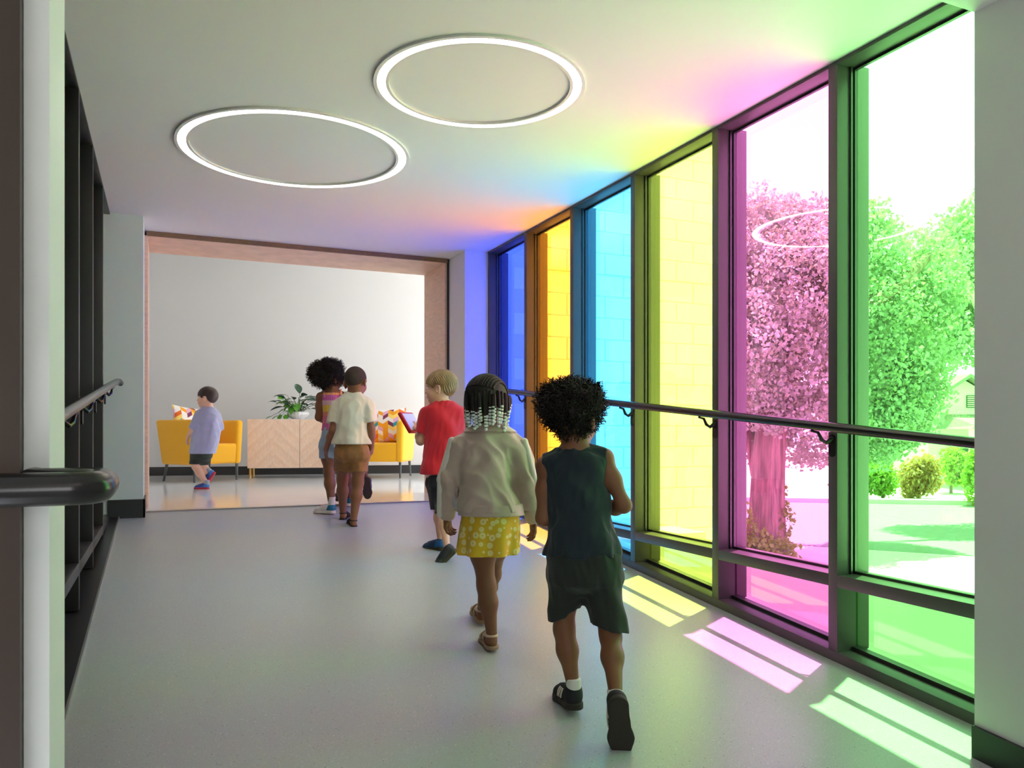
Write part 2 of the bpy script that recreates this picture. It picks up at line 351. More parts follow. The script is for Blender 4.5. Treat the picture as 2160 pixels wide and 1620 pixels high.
# ------------------------------------------------------------------ handrails
def rail_z(y): return 0.9755 + RAMP * y
def bracket(parent, o, x, y, zc, side):
    # side +1: wall to the right of the rail
    br = sh(MB().tube([(x, y + 0.075, zc - 0.018), (x + side * 0.006, y + 0.04, zc - 0.026), (x + side * 0.012, y + 0.028, zc - 0.055), (x + side * 0.022, y + 0.012, zc - 0.068), (x + side * 0.04, y + 0.002, zc - 0.052), (x + side * 0.05, y, zc - 0.05)], [0.005, 0.007, 0.0085, 0.009, 0.010, 0.013], 8), o).build('bracket', M_rail, parent=parent, smooth=True)
    n = 20; pr = []
    for k in range(n):
        th = 2 * math.pi * k / n; yy = 0.017 * math.cos(th); zz = 0.017 * math.sin(th) + (0.03 if math.sin(th) > 0 else -0.03); pr.append((yy, zz))
    v = [(x + side * 0.04, y + a, zc - 0.08 + b_) for a, b_ in pr] + [(x + side * 0.0495, y + a, zc - 0.08 + b_) for a, b_ in pr]
    q = MB().add(v, [tuple(range(n)), tuple(range(2 * n - 1, n - 1, -1))] + [(i, n + i, n + (i + 1) % n, (i + 1) % n) for i in range(n)])
    pt = sh(q, o).build('bracket_plate', M_rail, parent=br, bevel=0.0)
    return br
xr = 2.505
t = prop(empty('handrail', (xr, 4.0, rz_(4.0))), 'long dark round handrail running past the coloured windows', 'handrail', 'handrails'); o = (xr, 4.0, rz_(4.0))
sh(MB().tube([(xr, 1.3, rail_z(1.3)), (xr, 5.95, rail_z(5.95)), (xr, 5.99, rail_z(5.99) - 0.004), (xr + 0.02, 6.02, rail_z(6.0) - 0.005), (xr + 0.05, 6.02, rail_z(6.0) - 0.005)], 0.0205, 20), o).build('rail', M_rail, parent=t, smooth=True)
for m0, m1 in mull[:5]:
    yy = (m0 + m1) / 2; bracket(t, o, xr, yy, rail_z(yy), 1)
xl = XL + 0.055
t = prop(empty('handrail', (xl, 4.0, rz_(4.0))), 'round handrail along the dark left wall ending at the pale column', 'handrail', 'handrails'); o = (xl, 4.0, rz_(4.0))
pts = [(xl, 1.42, rail_z(1.42)), (xl, 5.92, rail_z(5.92)), (xl + 0.004, 5.97, rail_z(5.96)), (xl + 0.012, 6.0, rail_z(5.98)), (xl + 0.02, 6.03, rail_z(6.0) - 0.012)]
sh(MB().tube(pts, 0.0205, 20), o).build('rail', M_rail, parent=t, smooth=True)
for yy in lm[1:]: bracket(t, o, xl, yy + 0.024, rail_z(yy), -1)
# near rail end with its return
zc = 1.109
t = prop(empty('handrail', (-0.3, 1.10, zc)), 'dark handrail end in the left foreground turning back to the grey post', 'handrail', 'handrails'); o = (-0.3, 1.10, zc)
P_ = [(-1.6, 1.095, zc), (-0.105, 1.095, zc)]
for k in range(1, 7):
    a = math.pi / 2 * k / 6; P_.append((-0.105 + 0.03 * math.sin(a), 1.095 + 0.03 * (1 - math.cos(a)), zc))
for k in range(0, 7):
    a = math.pi / 2 * k / 6; P_.append((-0.105 + 0.03 * math.cos(a), 1.19 + 0.03 * math.sin(a), zc))
P_ += [(-0.148, 1.22, zc), (-0.158, 1.226, zc), (-0.162, 1.24, zc), (-0.162, 1.2595, zc)]
sh(MB().tube(P_, 0.0205, 20), o).build('rail', M_rail, parent=t, smooth=True)

# ------------------------------------------------------------------ lounge furniture
M_yel = mat('yellow_upholstery', lin(243, 178, 22), 0.8, var=0.05, vs=120, bump=0.12, bs=900, sheen=0.2, bd=0.001)
M_leg = mat('grey_metal_leg', lin(84, 88, 90), 0.35, metal=0.5)
def armchair(loc, face, label):
    rz = math.atan2(face[1], face[0]) + math.pi / 2     # local -Y is the front
    t = prop(empty('armchair', (loc[0], loc[1], TOPZ), rz), label, 'armchair', 'yellow armchairs')
    Wd, Dp, H = 0.72, 0.70, 0.725
    zb = 0.20
    def slab(x0, x1, y0t, y1t, y0b, y1b, z0, z1, name, bv, splay=0.0):
        mb = MB().hexa([(x0 + splay, y0b, z0), (x1 + splay, y0b, z0), (x1 + splay, y1b, z0), (x0 + splay, y1b, z0), (x0, y0t, z1), (x1, y0t, z1), (x1, y1t, z1), (x0, y1t, z1)])
        return mb.build(name, M_yel, parent=t, bevel=bv, seg=4)
    hw = Wd / 2
    slab(-hw, -hw + 0.095, -Dp / 2, Dp / 2, -Dp / 2 + 0.02, Dp / 2 - 0.09, zb, H, 'armrest', 0.035, 0.02)
    slab(hw - 0.095, hw, -Dp / 2, Dp / 2, -Dp / 2 + 0.02, Dp / 2 - 0.09, zb, H, 'armrest', 0.035, -0.02)
    slab(-hw + 0.09, hw - 0.09, Dp / 2 - 0.13, Dp / 2 - 0.005, Dp / 2 - 0.2, Dp / 2 - 0.09, zb, H, 'backrest', 0.035)
    slab(-hw + 0.092, hw - 0.092, -Dp / 2 + 0.012, Dp / 2 - 0.12, -Dp / 2 + 0.03, Dp / 2 - 0.15, zb + 0.005, 0.445, 'seat', 0.03)
    for sx in (-1, 1):
        for sy, dy in ((-1, 0.0), (1, 0.03)):
            x = sx * (hw - 0.06); y = -Dp / 2 + 0.06 if sy < 0 else Dp / 2 - 0.15
            MB().tube([(x, y + dy * 2.2, 0), (x, y, 0.215)], [0.013, 0.018], 12).build('leg', M_leg, parent=t, smooth=True)
    return t
ch1 = armchair((0.40, 10.15), (0.58, -0.81), 'yellow armchair standing left of the wooden sideboard')
ch2 = armchair((2.60, 10.0), (-0.5, -0.87), 'yellow armchair standing right of the sideboard, partly behind the children')

def chevron_mat():
    m = mat('chevron_print', lin(245, 240, 235), 0.85, bump=0.1, bs=700, bd=0.001); L = m.node_tree.links; b = m.node_tree.nodes['Principled BSDF']
    t = nd(m, 'ShaderNodeTexCoord'); sp = nd(m, 'ShaderNodeSeparateXYZ'); L.new(t.outputs['Object'], sp.inputs[0])
    def mth(op, a, c=None, v=None):
        x = nd(m, 'ShaderNodeMath', operation=op)
        if isinstance(a, float): x.inputs[0].default_value = a
        else: L.new(a, x.inputs[0])
        if v is not None: x.inputs[1].default_value = v
        elif c is not None: L.new(c, x.inputs[1])
        return x.outputs[0]
    u = mth('MULTIPLY', sp.outputs['X'], v=14.5); cu = mth('FLOOR', u); fu = mth('FRACT', u)
    par = mth('MODULO', mth('ADD', cu, v=20.0), v=2.0)
    inv = mth('SUBTRACT', 1.0, fu)
    mxx = nd(m, 'ShaderNodeMix'); L.new(par, mxx.inputs['Factor']); L.new(fu, mxx.inputs['A']); L.new(inv, mxx.inputs['B'])
    zz = mth('ADD', mth('MULTIPLY', sp.outputs['Z'], v=19.0), mth('MULTIPLY', mxx.outputs['Result'], v=0.8))
    cz = mth('FLOOR', zz); cb = nd(m, 'ShaderNodeCombineXYZ'); L.new(cu, cb.inputs[0]); L.new(cz, cb.inputs[1])
    wn_ = nd(m, 'ShaderNodeTexWhiteNoise', noise_dimensions='2D'); L.new(cb.outputs[0], wn_.inputs['Vector'])
    r = ramp_const(m, [(0, lin(247, 243, 240)), (0.36, lin(243, 165, 24)), (0.5, lin(246, 212, 110)), (0.62, lin(233, 178, 214)), (0.75, lin(233, 110, 40)), (0.84, lin(126, 50, 88)), (0.92, lin(50, 170, 190))])
    L.new(wn_.outputs['Value'], r.inputs['Fac']); L.new(r.outputs['Color'], b.inputs['Base Color'])
    return m
M_chev = chevron_mat()
def pillow(label, loc, rot, sz=0.42, th=0.13):
    n = 28; V = []; Q = []
    for s_ in (1, -1):
        for i in range(n + 1):
            for j in range(n + 1):
                u = -1 + 2 * i / n; v = -1 + 2 * j / n
                h = ((1 - abs(u) ** 3.0) * (1 - abs(v) ** 3.0)) ** 0.6 * th / 2
                k = 1 - 0.06 * (1 - u * u) * abs(v) ** 2; k2 = 1 - 0.06 * (1 - v * v) * abs(u) ** 2
                V.append((u * sz / 2 * k2, s_ * h, v * sz / 2 * k))
    N = (n + 1) ** 2
    for s_ in range(2):
        for i in range(n):
            for j in range(n):
                a = s_ * N + i * (n + 1) + j; q = (a, a + 1, a + n + 2, a + n + 1); Q.append(q if s_ == 0 else q[::-1])
    o = link('throw_pillow', np_mesh('throw_pillow', V, Q), M_chev); o.location = loc; o.rotation_euler = rot
    return prop(o, label, 'pillow', 'chevron throw pillows')
def on_chair(ch, x, y, z):
    c, s_ = math.cos(ch.rotation_euler[2]), math.sin(ch.rotation_euler[2])
    return (ch.location[0] + c * x - s_ * y, ch.location[1] + s_ * x + c * y, TOPZ + z)
pillow('multicoloured chevron pillow propped in the armchair left of the sideboard', on_chair(ch1, -0.07, 0.10, 0.668), (math.radians(-14), math.radians(6), ch1.rotation_euler[2]), 0.45)
pillow('multicoloured chevron pillow propped in the armchair right of the sideboard', on_chair(ch2, 0.06, 0.09, 0.665), (math.radians(-14), math.radians(-4), ch2.rotation_euler[2]), 0.45)

# sideboard with chevron doors
M_oak = mat('pale_oak', lin(232, 196, 168), 0.5, var=0.08, vs=18, stretch=(1, 1, 1))
M_white = mat('white_lacquer', lin(232, 228, 226), 0.4)
M_brass = mat('brass_leg', lin(206, 160, 84), 0.35, metal=0.6)
cabP = (0.955, 10.335)
sb = prop(empty('sideboard', (cabP[0], cabP[1], TOPZ), WA), 'pale wooden sideboard with chevron veneer doors under the potted plant', 'sideboard')
CW, CD, z0, z1 = 1.27, 0.40, 0.125, 0.745
MB().box((0, 0.02, z0), (CW, CD, z1)).build('body', M_white, parent=sb, bevel=0.003)
def clip(poly, nx, nz, c):
    out = []
    for i in range(len(poly)):
        a, b_ = poly[i], poly[(i + 1) % len(poly)]; da = nx * a[0] + nz * a[1] - c; db = nx * b_[0] + nz * b_[1] - c
        if da <= 0: out.append(a)
        if da * db < 0:
            k = da / (da - db); out.append((a[0] + k * (b_[0] - a[0]), a[1] + k * (b_[1] - a[1])))
    return out
oaks = [mat('pale_oak_%d' % k, lin(*c_), 0.5, var=0.07, vs=26, stretch=(3, 3, 1)) for k, c_ in enumerate(((244, 213, 188), (241, 208, 182), (246, 217, 193)))]
for dx in range(2):
    xa = 0.004 + dx * (CW / 2); xb = xa + CW / 2 - 0.008
    dr = MB().box((xa, 0.008, z0 + 0.004), (xb, 0.02, z1 - 0.006)).build('door', oaks[1], parent=sb)
    xm = (xa + xb) / 2
    for half in (0, 1):
        l, r_ = (xa, xm) if half == 0 else (xm, xb); sgn = 1 if half == 0 else -1
        for k in range(-8, 26):
            st = 0.052; base = z0 + (k * st)
            rect = [(l, z0 + 0.004), (r_, z0 + 0.004), (r_, z1 - 0.006), (l, z1 - 0.006)]
            # strips rise toward the door's middle line: z - sgn*(x-l0)
            x0_ = l if half == 0 else r_
            pgn = clip(rect, -sgn * 0.95, 1, base + st - 0.0012 - sgn * 0.95 * x0_)
            pgn = clip(pgn, sgn * 0.95, -1, -(base) + sgn * 0.95 * x0_) if pgn else pgn
            if len(pgn) < 3: continue
            n_ = len(pgn); v = [(x, 0.008, z) for x, z in pgn] + [(x, 0.0065 + 0.0006 * (k % 3), z) for x, z in pgn]
            MB().add(v, [tuple(range(n_)), tuple(range(2 * n_ - 1, n_ - 1, -1))] + [(i, n_ + i, n_ + (i + 1) % n_, (i + 1) % n_) for i in range(n_)]).build('plank', oaks[(k * 7 + half + dx) % 3], parent=dr)
for x in (0.03, CW - 0.03):
    for y in (0.05, CD - 0.05):
        MB().tube([(x, y, 0), (x, y, z0)], 0.014, 12).build('leg', M_brass, parent=sb, smooth=True)

# potted plant on the sideboard
def on_cab(x, y, z): 
    c, s_ = math.cos(WA), math.sin(WA); return (cabP[0] + c * x - s_ * y, cabP[1] + s_ * x + c * y, TOPZ + z)
pp = prop(empty('potted_plant', on_cab(0.60, 0.20, z1), WA), 'leafy green plant in a white fluted bowl on the sideboard', 'plant')
MB().lathe([(0.0, 0.0), (0.07, 0.0), (0.075, 0.008), (0.115, 0.03), (0.138, 0.06), (0.136, 0.085), (0.125, 0.097), (0.115, 0.095), (0.12, 0.07)], 72, rib=0.025, ribn=18).build('pot', mat('white_ceramic', lin(236, 236, 238), 0.3), parent=pp, smooth=True)
MB().lathe([(0.0, 0.088), (0.121, 0.085)], 24).build('soil', mat('potting_soil', lin(52, 40, 30), 0.95), parent=pp)
def leaf_mesh(name, L_, Wd, heart, m, fold=0.25, droop=0.25):
    n = 8; V = []; Q = []
    for i in range(n + 1):
        t_ = i / n
        wv = (math.sin(math.pi * min(1, t_ * (0.9 if not heart else 1.0) + (0.02 if not heart else 0.0)) ** (0.62 if heart else 0.85))) * Wd / 2 if t_ < 1 else 0.0
        if heart and i == 0: wv = Wd * 0.3
        zc_ = -droop * L_ * t_ * t_
        for s_ in (-1, 0, 1): V.append((s_ * wv, t_ * L_ - (0.12 * L_ if heart and s_ and i == 0 else 0), zc_ + abs(s_) * wv * fold))
    for i in range(n):
        for k in range(2):
            a = i * 3 + k; Q.append((a, a + 1, a + 4, a + 3))
    me = np_mesh(name, V, Q); me.materials.append(m); return me
def leafm(name, c, rough=0.4):
    m = mat(name, c, rough, var=0.2, vs=30); b = m.node_tree.nodes['Principled BSDF']
    b.inputs['Subsurface Weight'].default_value = 0.0
    b.inputs['Transmission Weight'].default_value = 0.0
    return m
M_lfd = leafm('dark_leaf', lin(40, 78, 52), 0.32); M_lfb = leafm('bright_leaf', lin(96, 168, 52), 0.38)
lf_d = leaf_mesh('leaf', 0.145, 0.064, False, M_lfd); lf_b = leaf_mesh('leaf', 0.10, 0.09, True, M_lfb)
rnd = random.Random(5); stems = MB()
def put_leaf(me, base, az, el, scale, roll=0.0):
    o = link('leaf', me, parent=pp); 
    o.rotation_mode = 'QUATERNION'
    d = Vector((math.cos(az) * math.cos(el), math.sin(az) * math.cos(el), math.sin(el)))
    q = d.to_track_quat('Y', 'Z'); o.rotation_quaternion = q @ Matrix.Rotation(roll, 3, 'Y').to_quaternion(); o.location = base; o.scale = (scale,) * 3
for k in range(46):
    az = rnd.uniform(0, 2 * math.pi); r_ = rnd.uniform(0.05, 0.30); el = rnd.uniform(-0.2, 0.9)
    right = math.cos(az) > 0
    h = 0.10 + rnd.uniform(0.04, 0.24) * (1 - r_ * 1.6); tip = (math.cos(az) * r_, math.sin(az) * r_ * 0.55, h)
    stems.tube([(tip[0] * 0.2, tip[1] * 0.2, 0.085), (tip[0] * 0.55, tip[1] * 0.55, h * 0.75 + 0.02), tip], [0.003, 0.0025, 0.002], 5)
    put_leaf(lf_d if (right or k % 3) else lf_b, tip, az + rnd.uniform(-0.5, 0.5), el * 0.5, rnd.uniform(0.75, 1.15), rnd.uniform(-0.6, 0.6))
for (x, y, z, az, el, s_) in ((0.02, 0, 0.33, 1.9, 0.9, 1.5), (-0.14, 0.0, 0.31, 2.9, 0.1, 1.2), (0.22, -0.02, 0.24, 0.1, -0.1, 1.4), (0.20, -0.04, 0.19, -0.1, -0.25, 1.3)):
    stems.tube([(0, 0, 0.09), (x * 0.5, y, z * 0.7), (x, y, z)], [0.004, 0.003, 0.002], 5); put_leaf(lf_d, (x, y, z), az, el, s_)
for (x, y, z, az, el, s_) in ((-0.10, -0.08, 0.17, 3.6, -0.6, 1.1), (-0.16, -0.05, 0.13, 3.4, -0.4, 1.0), (-0.20, -0.06, 0.05, 3.9, -0.9, 1.0), (-0.26, -0.07, 0.035, 3.3, -0.5, 1.0), (-0.33, -0.08, 0.03, 3.1, -0.3, 0.8), (-0.05, -0.11, 0.16, 4.2, -0.9, 1.2), (0.0, -0.12, 0.19, 4.7, -0.8, 1.2), (-0.19, -0.02, 0.22, 3.0, -0.2, 1.0), (-0.13, -0.1, 0.05, 4.4, -0.9, 0.9)):
    stems.tube([(-0.05, -0.03, 0.09), (x * 0.6, y * 0.7, max(z, 0.08) + 0.03), (x, y, z)], [0.003, 0.0025, 0.002], 5); put_leaf(lf_b, (x, y, z), az, el, s_)
stems.build('stems', mat('plant_stem', lin(70, 110, 50), 0.6), parent=pp, smooth=True)

# ------------------------------------------------------------------ implicit-surface modeller (continuous bodies, cloth, shoes)
def nrm(v): v = np.array(v, float); return v / (np.linalg.norm(v) + 1e-12)
class RC:      # tapered capsule
    def __init__(s, a, b, ra, rb, k=0.02):
        s.a = np.array(a, float); s.b = np.array(b, float); s.ra, s.rb, s.k = ra, rb, k
    def __call__(s, P):
        ba = s.b - s.a; L = ba.dot(ba) + 1e-12; h = np.clip((P - s.a) @ ba / L, 0, 1)
        return np.linalg.norm(P - s.a - h[:, None] * ba, axis=1) - (s.ra + (s.rb - s.ra) * h)
class EL:      # oriented ellipsoid
    def __init__(s, c, r, M=None, k=0.02): s.c = np.array(c, float); s.r = np.array(r, float); s.M = np.eye(3) if M is None else M; s.k = k
    def __call__(s, P):
        q = (P - s.c) @ s.M; k0 = np.linalg.norm(q / s.r, axis=1); k1 = np.linalg.norm(q / (s.r ** 2), axis=1) + 1e-9
        return np.where(k0 < 1e-3, -s.r.min(), k0 * (k0 - 1) / k1)
class ST:      # stack of ellipses along z: rows (z, centre xy vector, a, b); axes ax, ay; optional pleats
    def __init__(s, rows, ax=RGT, ay=FWD, grow=0.0, k=0.02, top=None, bot=None, pleat=None):
        rows = sorted(rows, key=lambda r: r[0]); z = np.array([r[0] for r in rows]); D = np.array([[r[1][0], r[1][1], r[2], r[3]] for r in rows])
        zz = np.linspace(z[0], z[-1], 60); out = np.stack([np.interp(zz, z, D[:, i]) for i in range(4)], 1)
        ker = np.array([1, 2, 3, 2, 1.0]); ker /= ker.sum()
        pad = np.concatenate([out[:1]] * 2 + [out] + [out[-1:]] * 2); out = np.stack([np.convolve(pad[:, i], ker, 'valid') for i in range(4)], 1)
        s.zz, s.o, s.ax, s.ay, s.g, s.k, s.pl = zz, out, ax[:2], ay[:2], grow, k, pleat
        s.top = z[-1] if top is None else top; s.bot = z[0] if bot is None else bot
    def __call__(s, P):
        z = P[:, 2]; cx = np.interp(z, s.zz, s.o[:, 0]); cy = np.interp(z, s.zz, s.o[:, 1])
        a = np.interp(z, s.zz, s.o[:, 2]) + s.g; b = np.interp(z, s.zz, s.o[:, 3]) + s.g
        dx, dy = P[:, 0] - cx, P[:, 1] - cy; u = dx * s.ax[0] + dy * s.ax[1]; v = dx * s.ay[0] + dy * s.ay[1]
        k0 = np.sqrt((u / a) ** 2 + (v / b) ** 2); k1 = np.sqrt((u / a ** 2) ** 2 + (v / b ** 2) ** 2) + 1e-9
        d = np.where(k0 < 1e-3, -np.minimum(a, b), k0 * (k0 - 1) / k1)
        if s.pl:
            n, amp, ztop = s.pl; th = np.arctan2(v / b, u / a); w_ = np.clip((ztop - z) / max(1e-3, ztop - s.bot), 0, 1)
            d = d - amp * w_ * np.sin(n * th + 1.3 * np.sin(2 * th))
        return np.maximum(d, np.maximum(z - s.top, s.bot - z))
class CUT:     # prim limited by half-spaces (point, outward normal)
    def __init__(s, p, planes): s.p, s.pl, s.k = p, [(np.array(a, float), nrm(b)) for a, b in planes], p.k
    def __call__(s, P):
        d = s.p(P)
        for a, n in s.pl: d = np.maximum(d, (P - a) @ n)
        return d
class FN:
    def __init__(s, f, k=0.0): s.f, s.k = f, k
    def __call__(s, P): return s.f(P)
def smin(a, b, k):
    if k <= 0: return np.minimum(a, b)
    h = np.clip(0.5 + 0.5 * (b - a) / k, 0, 1); return b + (a - b) * h - k * h * (1 - h)
def wave(P, f, seed, n=6):
    rg = np.random.default_rng(seed); o = 0
    for i in range(n):
        d = rg.normal(size=3); d /= np.linalg.norm(d); o = o + np.sin(P @ (d * f * rg.uniform(0.6, 1.6)) + rg.uniform(0, 6.28))
    return o / n
def surf(prims, h, lo, hi, post=None, margin=0.0):
    """sparse-block evaluation + naive surface nets -> verts, quads"""
    B = 8; lo = np.array(lo) - 3 * h; n = np.ceil((np.array(hi) + 3 * h - lo) / (h * B)).astype(int); N = n * B + 1
    cen = np.stack(np.meshgrid(*[(np.arange(k) + 0.5) * B * h for k in n], indexing='ij'), -1).reshape(-1, 3) + lo
    D = np.stack([p(cen) for p in prims], 0); mn = D.min(0); hd = B * h * 0.87
    G = np.full(N, 1.0, np.float32)
    near = np.abs(mn) < hd + 0.03 + margin
    idx = np.stack(np.unravel_index(np.arange(len(cen)), n), 1)
    for i in np.nonzero(~near & (mn < 0))[0]:
        a = idx[i] * B; G[a[0]:a[0] + B + 1, a[1]:a[1] + B + 1, a[2]:a[2] + B + 1] = -1.0
    g = np.stack(np.meshgrid(*[np.arange(B + 1) * h] * 3, indexing='ij'), -1).reshape(-1, 3)
    for i in np.nonzero(near)[0]:
        a = idx[i] * B; P = g + lo + a * h; d = None
        for j in np.nonzero(D[:, i] < mn[i] + 2 * hd + 0.05)[0]:
            q = prims[j](P); d = q if d is None else smin(d, q, prims[j].k)
        if post is not None: d = post(P, d)
        G[a[0]:a[0] + B + 1, a[1]:a[1] + B + 1, a[2]:a[2] + B + 1] = d.reshape(B + 1, B + 1, B + 1)
    I = G < 0; c = np.zeros(N - 1, np.int8)
    for dx in (0, 1):
        for dy in (0, 1):
            for dz in (0, 1): c += I[dx:N[0] - 1 + dx, dy:N[1] - 1 + dy, dz:N[2] - 1 + dz]
    act = (c > 0) & (c < 8); cells = np.stack(np.nonzero(act), 1); vid = np.full(N - 1, -1, np.int32); vid[act] = np.arange(len(cells))
    pos = np.zeros((len(cells), 3)); cnt = np.zeros(len(cells))
    for ax in range(3):
        o1, o2 = [k for k in range(3) if k != ax]
        for u in (0, 1):
            for v in (0, 1):
                s0 = np.zeros(3, int); s0[o1] = u; s0[o2] = v; s1 = s0.copy(); s1[ax] = 1
                A = cells + s0; Bq = cells + s1; ga = G[A[:, 0], A[:, 1], A[:, 2]]; gb = G[Bq[:, 0], Bq[:, 1], Bq[:, 2]]
                m = (ga < 0) != (gb < 0); t_ = np.where(m, ga / (ga - gb + 1e-12), 0); pt = cells + s0; pt = pt.astype(float); pt[:, ax] += t_
                pos[m] += pt[m]; cnt[m] += 1
    V = pos / cnt[:, None] * h + lo
    Q = []
    for ax in range(3):
        o1, o2 = (ax + 1) % 3, (ax + 2) % 3
        sl0 = [slice(None)] * 3; sl1 = [slice(None)] * 3; sl0[ax] = slice(0, N[ax] - 1); sl1[ax] = slice(1, N[ax])
        a, b_ = I[tuple(sl0)], I[tuple(sl1)]
        for flip, mk in ((False, a & ~b_), (True, ~a & b_)):
            e = np.stack(np.nonzero(mk), 1); e = e[(e[:, o1] > 0) & (e[:, o2] > 0) & (e[:, o1] < N[o1] - 1) & (e[:, o2] < N[o2] - 1)]
            if not len(e): continue
            def cell(du, dv): q = e.copy(); q[:, o1] -= du; q[:, o2] -= dv; return vid[q[:, 0], q[:, 1], q[:, 2]]
            q = np.stack([cell(1, 1), cell(0, 1), cell(0, 0), cell(1, 0)], 1); Q.append(q[:, ::-1] if flip else q)
    return V, np.concatenate(Q)
def bounds(prims):
    lo, hi = [], []
    for p in prims:
        if isinstance(p, CUT): p = p.p
        if isinstance(p, RC): r = max(p.ra, p.rb); q = np.stack([p.a, p.b]); lo.append(q.min(0) - r); hi.append(q.max(0) + r)
        elif isinstance(p, EL): r = p.r.max(); lo.append(p.c - r); hi.append(p.c + r)
        elif isinstance(p, ST):
            r = p.o[:, 2:].max() + p.g; lo.append([p.o[:, 0].min() - r, p.o[:, 1].min() - r, p.bot]); hi.append([p.o[:, 0].max() + r, p.o[:, 1].max() + r, p.top])
        elif hasattr(p, 'bb'): lo.append(p.bb[0]); hi.append(p.bb[1])
    return np.min(lo, 0) - 0.012, np.max(hi, 0) + 0.012
def solid(name, prims, h, m, parent, post=None, margin=0.0, fn=None):
    lo, hi = bounds(prims); V, Q = surf(prims, h, lo, hi, post, margin)
    if fn is not None: V = fn(V)
    return link(name, np_mesh(name, V, Q), m, parent)

# ------------------------------------------------------------------ footwear built once in its own frame (y toe, z up, heel at origin), length 0.19
def chain2d(P, pts):
    d = None
    for (y0_, r0, x0_), (y1_, r1, x1_) in zip(pts[:-1], pts[1:]):
        a = np.array([x0_, y0_]); b_ = np.array([x1_, y1_]); ba = b_ - a; h = np.clip((P[:, :2] - a) @ ba / (ba @ ba), 0, 1)
        q = np.linalg.norm(P[:, :2] - a - h[:, None] * ba, axis=1) - (r0 + (r1 - r0) * h); d = q if d is None else smin(d, q, 0.01)
    return d
OUT = [(0.03, 0.029, 0.0), (0.085, 0.028, 0.0), (0.135, 0.037, 0.0), (0.16, 0.029, 0.0)]
def slab_fn(z0_, z1_, grow=0.0, r=0.004):
    def f(P):
        d = chain2d(P, OUT) - grow + r; dz = np.maximum(z0_ - P[:, 2], P[:, 2] - z1_) + r
        return np.minimum(np.maximum(d, dz), 0) + np.sqrt(np.maximum(d, 0) ** 2 + np.maximum(dz, 0) ** 2) - r
    q = FN(f); q.bb = (np.array([-0.05, -0.01, z0_ - 0.005]), np.array([0.05, 0.2, z1_ + 0.005])); return q
FOOT = [RC((0, 0.03, 0.032), (0, 0.09, 0.036), 0.024, 0.022), RC((0, 0.09, 0.036), (0, 0.14, 0.024), 0.022, 0.016), EL((0, 0.135, 0.028), (0.031, 0.035, 0.013)), RC((0, 0.035, 0.05), (0, 0.11, 0.036), 0.022, 0.018)]
TOES = [RC((x, 0.150, 0.022), (x * 1.05, y, 0.019), r, r * 0.9, 0.003) for x, y, r in ((-0.018, 0.178, 0.0095), (-0.004, 0.176, 0.007), (0.007, 0.172, 0.0065), (0.017, 0.167, 0.006), (0.025, 0.160, 0.0055))]
UPPER = [RC((0, 0.03, 0.036), (0, 0.09, 0.036), 0.029, 0.028, 0.02), RC((0, 0.09, 0.034), (0, 0.135, 0.028), 0.03, 0.027, 0.02), EL((0, 0.14, 0.026), (0.036, 0.044, 0.026), None, 0.015), RC((0, 0.036, 0.062), (0, 0.10, 0.048), 0.029, 0.021, 0.02)]
def shoe_data():
    D = {}
    top = (np.array([0, 0.03, 0.083]), nrm((0, 0.25, 1)))
    def upf(P, g=0.0):
        d = None
        for p_ in UPPER: q = p_(P); d = q if d is None else smin(d, q, p_.k)
        d = d - g; d = np.maximum(d, 0.016 - P[:, 2]); d = np.maximum(d, (P - top[0]) @ top[1])
        hole = np.linalg.norm((P - np.array([0, 0.034, 0.095])) / np.array([0.024, 0.034, 0.03]), axis=1) - 1
        return np.maximum(d, -hole * 0.025)
    def mk(f, bb, h=0.003):
        q = FN(f); q.bb = bb; lo, hi = bounds([q]); return surf([q], h, lo, hi)
    bb = (np.array([-0.05, -0.01, 0.0]), np.array([0.05, 0.2, 0.1]))
    D['upper'] = mk(upf, bb)
    s_ = slab_fn(0.0, 0.024, 0.002); D['sole'] = surf([s_], 0.003, *bounds([s_]))
    def stripes(P):
        d = np.abs(upf(P, 0.001)) - 0.0016; u = P[:, 1] + 0.55 * (P[:, 2] - 0.04)
        b_ = np.minimum.reduce([np.abs(u - c) - 0.0042 for c in (0.066, 0.081, 0.096)])
        return np.maximum.reduce([d, b_, 0.012 - np.abs(P[:, 0]), P[:, 2] - 0.062, 0.026 - P[:, 2]])
    D['stripes'] = mk(stripes, bb, 0.0016)
    def laces(P):
        d = np.abs(upf(P, 0.002)) - 0.003; b_ = np.minimum.reduce([np.abs(P[:, 1] - c) - 0.004 for c in (0.085, 0.1, 0.115, 0.128)])
        return np.maximum.reduce([d, b_, np.abs(P[:, 0]) - 0.018, 0.045 - P[:, 2]])
    D['laces'] = mk(laces, bb, 0.002)
    def heelp(P): return np.maximum.reduce([np.abs(upf(P, 0.0015)) - 0.002, P[:, 1] - 0.05 + 0.5 * (P[:, 2] - 0.05), 0.025 - P[:, 2], P[:, 2] - 0.068])
    D['heel_panel'] = mk(heelp, bb, 0.0022)
    def footf(P, g):
        d = None
        for p_ in FOOT: q = p_(P); d = q if d is None else smin(d, q, 0.015)
        return np.maximum(d - g, 0.012 - P[:, 2])
    def straps(P):
        d = np.abs(footf(P, 0.003)) - 0.0028
        s1 = np.abs(P[:, 1] - 0.128 + 0.1 * P[:, 0]) - 0.009; s2 = np.abs(P[:, 1] - 0.088 + 0.25 * P[:, 2]) - 0.008
        s3 = np.maximum(np.abs(P[:, 2] - 0.060 + 0.12 * (P[:, 1] - 0.03)) - 0.0085, P[:, 1] - 0.075)
        return np.maximum(d, np.minimum.reduce([s1, s2, s3]))
    D['straps'] = mk(straps, bb, 0.0022)
    s_ = slab_fn(0.0, 0.016, 0.001); D['sandal_sole'] = surf([s_], 0.003, *bounds([s_]))
    return D
SHOE = shoe_data()
